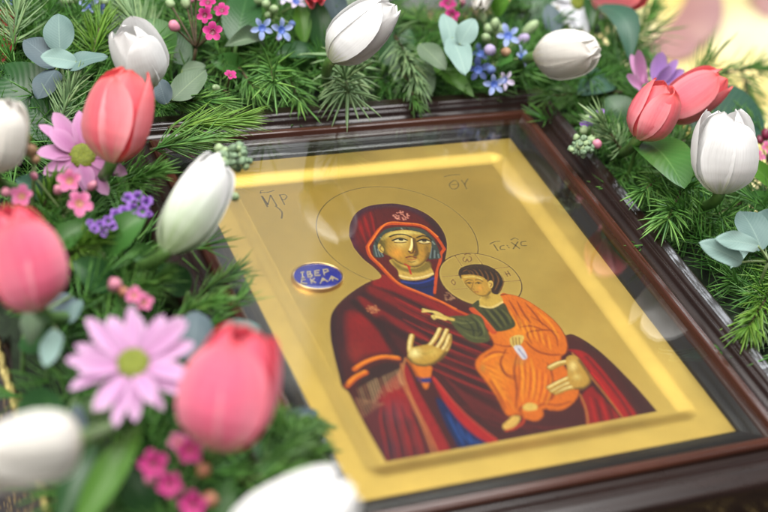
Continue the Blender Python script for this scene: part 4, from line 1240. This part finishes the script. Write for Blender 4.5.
leaf('blurred dark leaf below the left pink tulip', (24,336,.05), (66,352,.10), 36, 'leafdark', bend=.12, cup=.25)
leaf('blurred green leaf left of the magenta cluster', (112,500,.08), (104,462,.14), 24, 'leaf', bend=.12, cup=.25)
leaf('blurred dark leaf right of the large daisy', (168,420,.06), (204,398,.10), 34, 'leafdark', bend=.12, cup=.25)

def euca(label, node, leaves, group=None):
    """leaves: (base px,py,h), (tip px,py,h), width px, material"""
    B = at(*node)
    th = thing('eucalyptus_sprig', label, 'eucalyptus', B, 'eucalyptus sprigs')
    d = Vector((B.x+.004, B.y+.006, -.08*W))
    ob('stem', tube('stem', bez(B, (B+d)/2+Vector((.003, 0, 0)), d, 6), [.001]*7, 6), M['stempale'], th)
    for b, t, wpx, mat, *r in leaves:
        b_, t_ = at(b[0], b[1], b[2]+.03), at(t[0], t[1], t[2]+.03)
        ax = t_-b_
        o = ob('leaf', leaf_mesh('leaf', ax.length, pxsize(b_, wpx)/2, 16, 10, shape='oval', bend=random.uniform(.04, .12), cup=random.uniform(.05, .3), wave=.03), M[mat], th,
               roll(frame(ax, VCAM+UP*.5, b_), (r[0] if r else random.uniform(-18, 18))))
        ob('petiole', tube('petiole', bez(B, (B+b_)/2+Vector((0, 0, .001)), b_, 4), [.0006]*5, 5), M['stempale'], o, Matrix.Identity(4))
euca('blue grey eucalyptus sprig with five leaves at the top left', (60,62,.20),
     [((60,52,.20),(59,14,.26),31,'euca',0), ((56,66,.17),(24,40,.20),30,'eucadark',10), ((76,62,.22),(40,57,.24),22,'eucapale',0), ((62,68,.20),(108,57,.24),24,'euca',-25), ((56,70,.16),(38,100,.12),28,'eucadark',10)])
euca('silvery eucalyptus sprig with four leaves at the right edge', (768,262,.14),
     [((742,262,.14),(698,243,.18),24,'eucapale',0), ((758,246,.17),(714,240,.20),22,'eucapale',8), ((762,250,.10),(740,212,.12),34,'euca',0), ((762,240,.06),(730,272,.05),12,'eucapale',40), ((790,232,.10),(748,222,.12),36,'euca',0)])
euca('pale blue eucalyptus sprig with three leaves left of the blue flowers', (462,44,.16),
     [((452,52,.14),(443,14,.20),22,'eucapale',14), ((460,44,.18),(475,19,.24),22,'eucapale',0), ((452,38,.17),(466,76,.14),26,'eucapale',0)])
euca('dull green eucalyptus sprig with two disc leaves right of the top white tulip', (424,50,.10),
     [((420,44,.14),(446,70,.12),22,'eucagreen',0), ((402,62,.04),(430,98,.02),40,'eucagreen',0)])
euca('grey green eucalyptus sprig behind the top left white tulip', (180,100,.06),
     [((172,100,.08),(206,70,.12),28,'eucagreen',0), ((166,104,.08),(158,78,.12),20,'eucadark',0), ((182,70,.04),(206,66,.06),14,'eucagreen',0)])
euca('blurred eucalyptus sprig with pale leaf below the left pink tulip', (44,312,.16),
     [((56,330,.18),(46,368,.18),22,'eucapale',0), ((34,306,.14),(32,346,.16),24,'eucagreen',0), ((72,296,.08),(52,322,.08),34,'eucadark',0), ((66,324,.10),(82,300,.12),14,'euca',0)])
euca('blurred slate blue eucalyptus sprig behind the large pink tulip', (206,352,.12),
     [((190,362,.14),(198,312,.18),40,'eucadark',0), ((216,338,.12),(262,330,.14),30,'euca',0), ((186,340,.10),(176,318,.12),18,'euca',0)])
euca('dark blurred eucalyptus sprig at the left under the daisy', (70,442,.08),
     [((80,440,.12),(76,404,.16),20,'eucadark',0), ((72,446,.10),(66,420,.12),14,'eucagreen',0)])
euca('grey green leaves at the top edge left of the white tulip', (346,10,.06),
     [((338,20,.08),(330,-8,.14),26,'eucadark',0), ((352,12,.08),(344,-10,.12),22,'eucagreen',0)])
euca('slate blue leaves at the top edge above the cream tulip', (548,6,.04),
     [((556,34,.06),(548,4,.12),20,'eucadark',0), ((600,34,.02),(588,10,.06),22,'eucadark',0)])

# ------------------------------------------------------------------ tulips
TT = [0, .08, .20, .35, .50, .64, .76, .86, .94, 1.0]
RC = [.16, .50, .82, .98, 1.0, .97, .90, .79, .65, .50]        # how far the petal's midline stands from the axis
RCI = [.14, .42, .70, .84, .86, .80, .68, .52, .36, .22]       # the same for an inner petal
HW = [.22, .52, .82, .98, 1.02, .98, .88, .72, .48, .04]       # half width
def petal_surface(L, R, outer, rnd, rg, openness, ov, front):
    ph = rg.uniform(0, 6); wv = rg.uniform(.7, 1.3)
    ln = L*((.90 if front else rg.uniform(.93, 1.0)) if outer else rg.uniform(.95, 1.0))
    tilt = rg.uniform(-.04, .06)+openness; skew = rg.uniform(-.14, .14); twist = rg.uniform(-.12, .12)
    cup = rg.uniform(.40, .46) if outer else rg.uniform(.46, .54)
    lip = rg.uniform(-.10, .14) if outer else 0.0
    wk = rg.uniform(.94, 1.04)*(1 if outer else .86)
    roll_ = rg.uniform(.02, .07)
    def fn(s, v):
        t = 1-(1-s)**1.3
        hw = np.interp(t, TT, HW)*R*wk
        rc = np.interp(t, TT, RC if outer else RCI)*R + tilt*R*t
        x = hw*v + skew*R*t*t
        y = rc - cup*hw*hw*v*v/R*(1+.35*t) + .13*hw*v*ov
        y -= .025*R*math.exp(-(v/.10)**2)*math.sin(math.pi*min(1, t*1.05))
        y += R*.022*math.sin(5*t*wv+ph+2.5*v) + roll_*R*max(0.0, v*ov-.72)*3.0*math.sin(math.pi*t) + R*.05*t**3*abs(v)**3*math.sin(5*v+ph)
        y += lip*R*max(0, t-.78)*2.2
        z = ln*t + .014*L*math.sin(6*v+ph)*t*t
        c, sn = math.cos(twist*t), math.sin(twist*t)
        return (x*c+y*sn, z, y*c-x*sn)
    return surf('petal', fn, 24, 18, rnd)
def tulip(label, b, t, dpx, mat, spin=0, openness=.0, seed=0, root=None, scale_len=1.0, stemmat='stem'):
    rg = random.Random(seed)
    B, T = at(*b), at(*t)
    ax = (T-B); L = ax.length*scale_len
    R = pxsize((B+T)/2, dpx)/2*.90
    th = thing('tulip', label, 'tulip', B, 'tulip heads round the icon')
    Mx = roll(frame(ax, VCAM, B), spin)
    ov = rg.choice((-1, 1))
    for k in range(3):
        ob('petal', petal_surface(L, R, False, rg.random(), rg, openness*.5, ov, False), M[mat], th, Mx @ Matrix.Rotation(math.radians(60+120*k), 4, 'Y'))
    for k in range(3):
        ob('petal', petal_surface(L, R, True, rg.random(), rg, openness, ov, k == 0), M[mat], th, Mx @ Matrix.Rotation(math.radians(120*k), 4, 'Y'))
    an = ax.normalized()
    dz = B.z+.07*W
    bot = root or Vector((B.x+.5*1.25*dz, B.y+.866*1.25*dz, -.07*W))        # stems lean outward, away from the icon's front
    if B.x < -.45*W: bot.x = min(bot.x, -.77*W)
    elif B.y > .6*W: bot.y = max(bot.y, .92*W)
    elif B.x > .5*W: bot.x = max(bot.x, .82*W)
    ob('stem', tube('stem', bez(B+an*.003, B-an*.011, bot, 9), [.0034-.0004*min(1, i/4) for i in range(10)], 9), M[stemmat], th)
    return th
tulip('white tulip behind the pink tulip at the upper left', (150,86,.22), (126,26,.40), 54, 'white', 25, .06, 1)
tulip('coral pink tulip overlapping a lilac daisy at the upper left', (112,162,.24), (130,69,.44), 68, 'coral', -32, .08, 2)
tulip('white tulip half cut off by the left edge', (-8,172,.28), (8,97,.44), 54, 'cream', 20, .02, 3)
tulip('white tulip with green flushed base lying beside the icon glass on the left', (166,252,.24), (222,156,.37), 58, 'whitegreen', 15, .0, 4)
tulip('pink tulip half cut off by the left edge above the large daisy', (38,309,.30), (4,206,.50), 80, 'pink', 28, .05, 5)
tulip('large blurred pink tulip in the left foreground', (217,449,.28), (246,326,.50), 98, 'pink', -14, .05, 6)
tulip('blurred cream white tulip in the bottom left corner', (78,440,.42), (-40,462,.50), 78, 'cream', 10, .0, 7)
tulip('blurred white tulip at the bottom edge over the frame corner', (226,560,.30), (356,488,.44), 100, 'white', 30, .02, 8)
tulip('white tulip leaning right at the top centre', (331,60,.25), (392,2,.43), 54, 'white', -20, .02, 9)
tulip('cream white tulip lying on its side at the top right frame corner', (534,56,.21), (600,50,.29), 49, 'cream', 30, .0, 10)
tulip('coral tulip, lower of the pair on the right', (638,139,.20), (668,83,.36), 49, 'coral', 36, .08, 11)
tulip('coral tulip, upper and farther of the pair on the right', (664,118,.18), (726,74,.33), 46, 'coral', -24, .10, 12)
tulip('bright white upright tulip at the right', (720,193,.20), (727,109,.41), 65, 'white', 12, .08, 13)
tulip('pink tulip cut off by the top edge above the curved leaf', (592,-8,.18), (650,-6,.26), 42, 'coral', 120, .03, 14)
tulip('white tulip tip at the top edge above the blue flowers', (488,-34,.14), (480,7,.24), 26, 'cream', 0, .0, 15)
tulip('pink tulip just cut off by the top edge left of the white one', (310,-52,.14), (316,1,.26), 34, 'pink', 0, .0, 16)

tulip('pink tulip beyond the right edge, seen only as a pink reflection in the glass corner', (822,252,.22), (842,206,.36), 52, 'pink', 10, .05, 17)

# ------------------------------------------------------------------ daisies
def daisy(label, c, normal, rpx, dpx, mat, n=18, skip=(), seed=0, cone=.15, wf=.30, name='daisy', root=None):
    rg = random.Random(seed)
    C = at(*c); nv = Vector(normal).normalized()
    R = pxsize(C, rpx); r0 = pxsize(C, dpx)
    th = thing(name, label, 'daisy', C)
    F0 = frame(nv.orthogonal(), nv, C)
    bm = bmesh.new()
    bmesh.ops.create_uvsphere(bm, u_segments=28, v_segments=16, radius=1)
    for v in bm.verts:
        a = math.atan2(v.co.y, v.co.x); rr = math.hypot(v.co.x, v.co.y)
        k = 1+.05*math.sin(a*13+rr*30)+rg.uniform(-.03, .03)
        v.co = Vector((v.co.x*r0*k, v.co.y*r0*k, (v.co.z*.42-(.18*max(0, 1-rr*2.2) if v.co.z > 0 else 0))*r0*k))
    for f in bm.faces: f.smooth = True
    me = bpy.data.meshes.new('disc'); bm.to_mesh(me); bm.free()
    ob('disc', me, M['disc'], th, F0)
    for layer in range(2):
        m = n if layer == 0 else n//2
        for k in range(m):
            a = 360*(k+.5*layer)/m+rg.uniform(-5, 5)
            if any(lo <= (a % 360) <= hi for lo, hi in skip): continue
            L = (R-r0*.7)*rg.uniform(.76, 1.08)*(1 if layer == 0 else .93)
            wd = R*wf*rg.uniform(.72, 1.12)/2
            Mx = F0 @ Matrix.Rotation(math.radians(a), 4, 'Z') @ Matrix.Translation((0, r0*.72, r0*(.02+.08*layer))) @ Matrix.Rotation(cone+rg.uniform(-.1, .12)+.10*layer, 4, 'X') @ Matrix.Rotation(rg.uniform(-.4, .4), 4, 'Y')
            ob('petal', leaf_mesh('petal', L, wd, 10, 6, rg.random(), shape='petal', bend=rg.uniform(-.05, .09), cup=rg.uniform(.1, .4), curl=rg.uniform(-.05, .12)), M[mat], th, Mx)
    e = root or Vector((C.x, C.y, -.07*W))
    ob('stem', tube('stem', bez(C-nv*r0*.3, C-nv*.02, e, 8), [.0017]*9, 8), M['stem'], th)
daisy('large blurred lilac daisy with a green eye at the left', (133,364,.34), (-.28,-.36,1.0), 68, 18, 'lilac', 15, [], 1, .08, .28)
daisy('lilac daisy partly hidden by the coral tulip at the upper left', (83,156,.17), (-.15,-.55,1.0), 50, 14.5, 'mauve', 12, [], 2, .12, .36)
daisy('white daisy cut off by the top edge above the cream tulip', (577,2,.14), (-.1,-.9,.7), 34, 9, 'whitepetal', 16, [], 3, .3, .30)

def petalflower(label, cat, name, node, petals, mat, root=None):
    """loose flower of a few long petals given one by one"""
    B = at(*node)
    th = thing(name, label, cat, B)
    for b, t, wpx in petals:
        b_, t_ = at(*b), at(*t)
        ob('petal', leaf_mesh('petal', (t_-b_).length, pxsize(b_, wpx)/2, 12, 8, shape='petal', bend=random.uniform(-.12, .12), cup=random.uniform(.2, .5)), M[mat], th, roll(frame(t_-b_, VCAM+UP*.4, b_), random.uniform(-25, 25)))
    e = Vector((B.x, B.y, -.06*W))
    ob('stem', tube('stem', bez(B, (B+e)/2, e, 6), [.0012]*7, 7), M['stem'], th)
petalflower('open violet pink freesia flower left of the coral tulips', 'flower', 'freesia', (645,84,.16),
            [((644,82,.16),(638,50,.26),14), ((643,84,.16),(631,54,.22),10), ((642,86,.16),(627,76,.22),14), ((642,88,.15),(644,92,.20),10), ((646,84,.15),(640,66,.20),10)], 'mauve')
petalflower('second violet pink freesia flower behind the coral tulips', 'flower', 'freesia', (660,86,.15),
            [((656,82,.15),(662,52,.24),17), ((662,82,.14),(678,60,.22),12), ((662,84,.14),(684,70,.20),14), ((658,84,.15),(670,66,.22),12)], 'violet')
petalflower('tiny purple floret on the right frame rail above the green buds', 'flower', 'statice_floret', (590,126,.13),
            [((588,124,.13),(604,109,.16),10), ((592,124,.12),(580,124,.14),8)], 'purple')

# ------------------------------------------------------------------ small blossoms on sprays
def cupmesh(r, h):
    V, F = [], []
    prof = [(.0, -h*.8), (r*.55, -h*.5), (r*.9, 0), (r, h*.3), (r*.8, h*.35), (r*.6, h*.1), (r*.35, -h*.05), (.0001, 0)]
    n = 12
    for pr, z in prof:
        for k in range(n):
            a = 2*math.pi*k/n
            V.append((pr*math.cos(a), pr*math.sin(a), z))
    for i in range(len(prof)-1):
        for k in range(n): F.append((i*n+k, i*n+(k+1) % n, (i+1)*n+(k+1) % n, (i+1)*n+k))
    return mesh_from('blossom', V, F)
UNITP = {s: leaf_mesh(s+'_petal', 1, .5*wd, 8, 6, .5, shape=sh, bend=bd, cup=.25) for s, sh, wd, bd in (('round', 'round', .95, .12), ('long', 'petal', .62, .1), ('ruffle', 'round', 1.1, .3))}
def petmesh(kind, mat, cache={}):
    if (kind, mat) not in cache:
        me = UNITP[kind].copy(); me.materials.clear(); me.materials.append(M[mat]); me.name = 'petal'
        cache[(kind, mat)] = me
    return cache[(kind, mat)]
def balls(name, r, seed, bumpy=.12, long=1.0):
    rg = random.Random(seed)
    bm = bmesh.new(); bmesh.ops.create_icosphere(bm, subdivisions=2, radius=r)
    for v in bm.verts:
        v.co *= 1+rg.uniform(-bumpy, bumpy); v.co.z *= long
    for f in bm.faces: f.smooth = True
    me = bpy.data.meshes.new(name); bm.to_mesh(me); bm.free()
    return me
def spray(name, label, cat, node, blossoms=(), buds=(), stemmat='stempale', group=None):
    """blossoms: (px,py,h, radius px, petal material, cup material, kind, n petals, normal); buds: (px,py,h,radius px, material, length)"""
    B = at(*node)
    th = thing(name, label, cat, B, group)
    e = Vector((B.x+random.uniform(-.004, .004), B.y+random.uniform(0, .006), -.08*W))
    ob('stem', tube('stem', bez(e, (B+e)/2, B, 6), [.0012]*4+[.001]*3, 6), M[stemmat], th)
    for (px, py, h, rp, pm, cm, kind, n, nm) in blossoms:
        C = at(px, py, h); R = pxsize(C, rp)
        nv = (Vector(nm)+Vector((random.uniform(-.15, .15), random.uniform(-.15, .15), 0))).normalized()
        F0 = frame(nv.orthogonal(), nv, C)
        me = cupmesh(R*.34, R*.3)
        o = ob('blossom', me, M[cm], th, F0)
        a0 = random.uniform(0, 72)
        for k in range(n):
            s = (R*.78)*random.uniform(.9, 1.1)
            Mx = F0 @ Matrix.Rotation(math.radians(a0+360*k/n), 4, 'Z') @ Matrix.Translation((0, R*.24, R*.05)) @ Matrix.Rotation(random.uniform(.1, .4), 4, 'X') @ Matrix.Diagonal((s, s, s, 1))
            ob('petal', petmesh(kind, pm), None, o, Mx)
        tip = C-nv*R*.3
        ob('stalk', tube('stalk', bez(B, (B+tip)/2-nv*.003, tip, 5), [.0006]*6, 5), M[stemmat], th)
    for (px, py, h, rp, mt, lg) in buds:
        C = at(px, py, h); R = pxsize(C, rp)
        ax = (C-B).normalized() if (C-B).length > 1e-4 else UP
        Mx = frame(ax.orthogonal(), ax, C)
        ob('bud', balls('bud', R*.92, int(px*7+py), .10, lg*1.15), M[mt], th, Mx)
        ob('stalk', tube('stalk', bez(B, (B+C)/2, C, 5), [.0006]*6, 5), M[stemmat], th)
CAMN = tuple(VCAM)
TOPN = (-.2, -.45, 1)
wx = 'waxflower_sprig'
spray(wx, 'magenta waxflower sprig with open blossoms at the top left', 'waxflower', (196,48,.12),
      [(205,15,.26,9,'magenta','cup','round',5,CAMN), (213,32,.26,10.5,'magenta','cup','round',5,CAMN), (222,11,.24,9,'magenta','cup','round',5,TOPN), (208,3,.26,9,'magenta','cup','round',5,TOPN), (196,-4,.24,9,'magenta','cup','round',5,TOPN)],
      [(174,26,.20,6,'budpink',1.2), (186,2,.22,6,'budgreen',1.1), (170,3,.2,5,'budgreen',1.1), (190,-2,.2,5,'budpink',1.2)], 'twig')
spray(wx, 'single small magenta waxflower above the upper left frame corner', 'waxflower', (228,92,.06), [(230,76,.15,7,'magenta','cup','round',5,(.1,-.2,1))], [(216,88,.1,4,'budgreen',1.6)], 'twig')
spray(wx, 'pale pink waxflower bells below the lilac daisy at the upper left', 'waxflower', (64,214,.10),
      [(70,181,.24,13,'rosepink','cuppink','round',5,(-.3,-.7,.8)), (79,204,.22,14,'rosepink','cuppink','round',5,(0,-.6,1))], [(58,190,.2,5,'budpink',1.3), (92,186,.2,5,'budpink',1.3), (34,176,.2,4,'budpink',1.2)])
spray(wx, 'small pale pink waxflower at the left edge above the pink tulip', 'waxflower', (22,222,.10), [(22,197,.22,13,'rosepink','cuppink','round',5,TOPN)], [(6,192,.24,5,'budpink',1.0), (14,208,.2,4,'budgreen',1.2)])
spray(wx, 'pink waxflower buds above the large lilac daisy', 'waxflower', (124,306,.12), [(134,296,.26,10,'rosepink','cuppink','round',5,TOPN), (144,303,.24,10,'rosepink','cuppink','round',5,TOPN)], [(115,285,.26,8,'budpink',1.4), (124,292,.26,6,'cuppink',1.2)])
spray(wx, 'blurred magenta waxflower cluster at the bottom left', 'waxflower', (178,500,.08),
      [(154,464,.26,15,'magenta','cup','round',5,CAMN), (170,484,.25,14,'magenta','cup','round',5,CAMN), (190,450,.26,15,'magenta','rosepink','round',5,CAMN), (194,505,.25,15,'magenta','cup','round',5,CAMN), (178,443,.24,11,'rosepink','cuppink','round',5,TOPN)],
      [(204,470,.24,8,'cuppink',1.0), (210,500,.24,9,'cuppink',1.0), (150,480,.2,6,'budpink',1.0)])
spray(wx, 'magenta waxflower at the top edge left of the blue flowers', 'waxflower', (452,26,.08), [(448,4,.2,9,'magenta','cup','round',5,TOPN), (452,15,.2,8,'magenta','cup','round',5,CAMN)], [(462,2,.18,4,'budpink',1.0)], 'twig')
spray(wx, 'small reddish waxflower cluster at the right edge beside the white tulip', 'waxflower', (770,170,.04), [(757,157,.12,8,'rosepink','cuppink','round',5,TOPN), (768,148,.12,8,'rosepink','cuppink','round',5,TOPN)], [(766,134,.12,5,'cup',1.2), (774,140,.12,5,'cup',1.2), (760,140,.1,4,'cup',1.2)], 'twig')
spray(wx, 'brown green seed head beside the white tulip at the left edge', 'seed head', (34,166,.20), [], [(24,138,.34,8,'disc',1.1), (31,150,.32,7,'budbrown',1.2), (36,159,.30,5,'budbrown',1.2), (22,150,.32,6,'disc',1.0)])
bf = 'blue_flower_spray'
spray(bf, 'spray of pale blue star flowers and buds above the upper right frame corner', 'blue flower', (494,60,.06),
      [(508,36,.20,13,'blue','bluecup','long',5,CAMN), (521,57,.17,12,'blue','bluecup','long',5,(.5,-.5,.8)), (494,84,.13,12,'blue','bluecup','long',5,(-.2,-.9,.4)), (478,70,.13,13,'deepblue','bluecup','long',5,(-.5,-.6,.6)), (480,54,.11,11,'deepblue','bluecup','long',5,(-.5,-.6,.8)), (504,80,.13,11,'palelilac','bluecup','long',5,(.3,-.9,.4))],
      [(486,38,.19,5.2,'budgreen',1.3), (495,24,.2,5.4,'budgreen',1.3), (490,50,.19,6.5,'palelilac',1.1), (506,52,.18,5.5,'budbrown',1.2), (530,28,.19,6.2,'budgreen',1.6), (523,39,.17,6,'palelilac',1.3), (483,17,.17,4,'budgreen',1.5), (491,70,.16,5,'blue',1.8), (498,30,.17,6,'budgreen',1.2), (488,29,.16,5,'budgreen',1.2)])
spray(bf, 'two blue star flowers with pale buds at the top left of the white tulip', 'blue flower', (272,16,.08),
      [(262,28,.18,12,'blue','bluecup','long',5,(-.3,-.8,.5)), (281,30,.18,13,'blue','bluecup','long',5,(.1,-.9,.5)), (296,2,.18,12,'palelilac','bluecup','long',5,TOPN), (284,-2,.16,10,'palelilac','bluecup','long',5,TOPN)],
      [(274,9,.18,5,'budgreen',1.4), (266,4,.18,5,'budgreen',1.4), (258,0,.18,5,'budgreen',1.4), (292,24,.16,4,'blue',1.3), (279,38,.16,3.5,'palelilac',1.5), (268,15,.15,4,'budgreen',1.4)])
spray(bf, 'small blue flowers at the top edge beside the eucalyptus', 'blue flower', (96,10,.06), [(88,6,.16,11,'blue','bluecup','long',5,TOPN), (98,11,.15,9,'deepblue','bluecup','long',5,CAMN)], [(104,2,.16,5,'budgreen',1.4), (78,-1,.16,5,'budgreen',1.4), (66,0,.14,6,'budgreen',1.4)])
spray(bf, 'deep blue bud at the top left corner', 'blue flower', (12,14,.04), [(11,1,.12,8,'blue','bluecup','long',5,TOPN)], [], 'twig')

def cluster(name, label, cat, node, c, spread, n, rpx, mat, mat2=None, extra=(), seed=0, flat=.6):
    rg = random.Random(seed)
    B = at(*node); C = at(*c); sp = pxsize(C, spread)
    th = thing(name, label, cat, B)
    e = Vector((B.x, B.y, -.07*W))
    ob('stem', tube('stem', bez(e, B, C, 8), [.0012]*9, 6), M['stempale'], th)
    pts = []
    for k in range(n):
        for _ in range(30):
            d = Vector((rg.gauss(0, 1), rg.gauss(0, 1), rg.gauss(0, 1)*flat)); d = d.normalized()*sp*rg.uniform(.25, 1)**.5
            if all((d-q).length > pxsize(C, rpx)*1.15 for q in pts): break
        pts.append(d)
        r = pxsize(C, rpx)*rg.uniform(.75, 1.2)
        m = mat2 if (mat2 and rg.random() < .3) else mat
        ob('bud', balls('bud', r, k+seed*50, .34), M[m], th, Matrix.Translation(C+d))
    for (px, py, h, rp, m) in extra:
        q = at(px, py, h)
        ob('bud', balls('bud', pxsize(q, rp), int(px), .1), M[m], th, Matrix.Translation(q))
        ob('stalk', tube('stalk', bez(B, (B+q)/2, q, 5), [.0007]*6, 5), M['stempale'], th)
cluster('bud_cluster', 'pale grey green bud cluster at the tip of the white green tulip', 'buds', (212,166,.22), (235,158,.27), 14, 34, 3.6, 'budgrey', 'budgreen', [(235,197,.24,4.6,'budgreen'), (226,198,.22,3.4,'budgreen'), (219,148,.24,5,'budgreen')], 1)
cluster('bud_cluster', 'pale green bud cluster hanging over the right frame rail', 'buds', (592,128,.08), (581,147,.12), 11, 30, 3.0, 'budgrey', 'budgreen', [(591,140,.12,5,'budgreen'), (597,144,.12,5,'budpink'), (584,130,.12,5,'budgreen'), (588,119,.12,4.6,'budgreen')], 2)

def statice(label, node, pts, mat='purple'):
    B = at(*node)
    th = thing('statice_sprig', label, 'statice', B)
    e = Vector((B.x, B.y, -.07*W))
    ob('stem', tube('stem', bez(e, (B+e)/2, B, 6), [.0013]*7, 6), M['stem'], th)
    for (px, py, h, rp) in pts:
        C = at(px, py, h); R = pxsize(C, rp)
        nv = Vector((random.uniform(-.5, .3), random.uniform(-.9, 0), 1)).normalized()
        F0 = frame(nv.orthogonal(), nv, C)
        o = ob('floret', cupmesh(R*.4, R*.6), M[mat], th, F0)
        for k in range(5):
            Mx = F0 @ Matrix.Rotation(math.radians(72*k+random.uniform(-10, 10)), 4, 'Z') @ Matrix.Translation((0, R*.25, 0)) @ Matrix.Rotation(random.uniform(.3, .9), 4, 'X') @ Matrix.Diagonal((R*.8, R*.8, R*.8, 1))
            ob('petal', petmesh('ruffle', mat), None, o, Mx)
        ob('stalk', tube('stalk', bez(B, (B+C)/2, C, 4), [.0006]*5, 5), M['stem'], th)
statice('purple statice sprig left of the white green tulip', (124,236,.10),
        [(128,200,.22,8), (138,198,.22,8), (146,203,.22,8), (134,209,.22,8), (143,212,.22,8), (148,216,.2,6), (124,212,.21,7), (116,216,.2,8), (108,222,.2,7), (100,226,.2,7), (94,230,.2,6), (112,227,.19,6), (104,233,.19,5), (130,217,.2,7), (90,224,.19,5), (140,220,.19,6)])
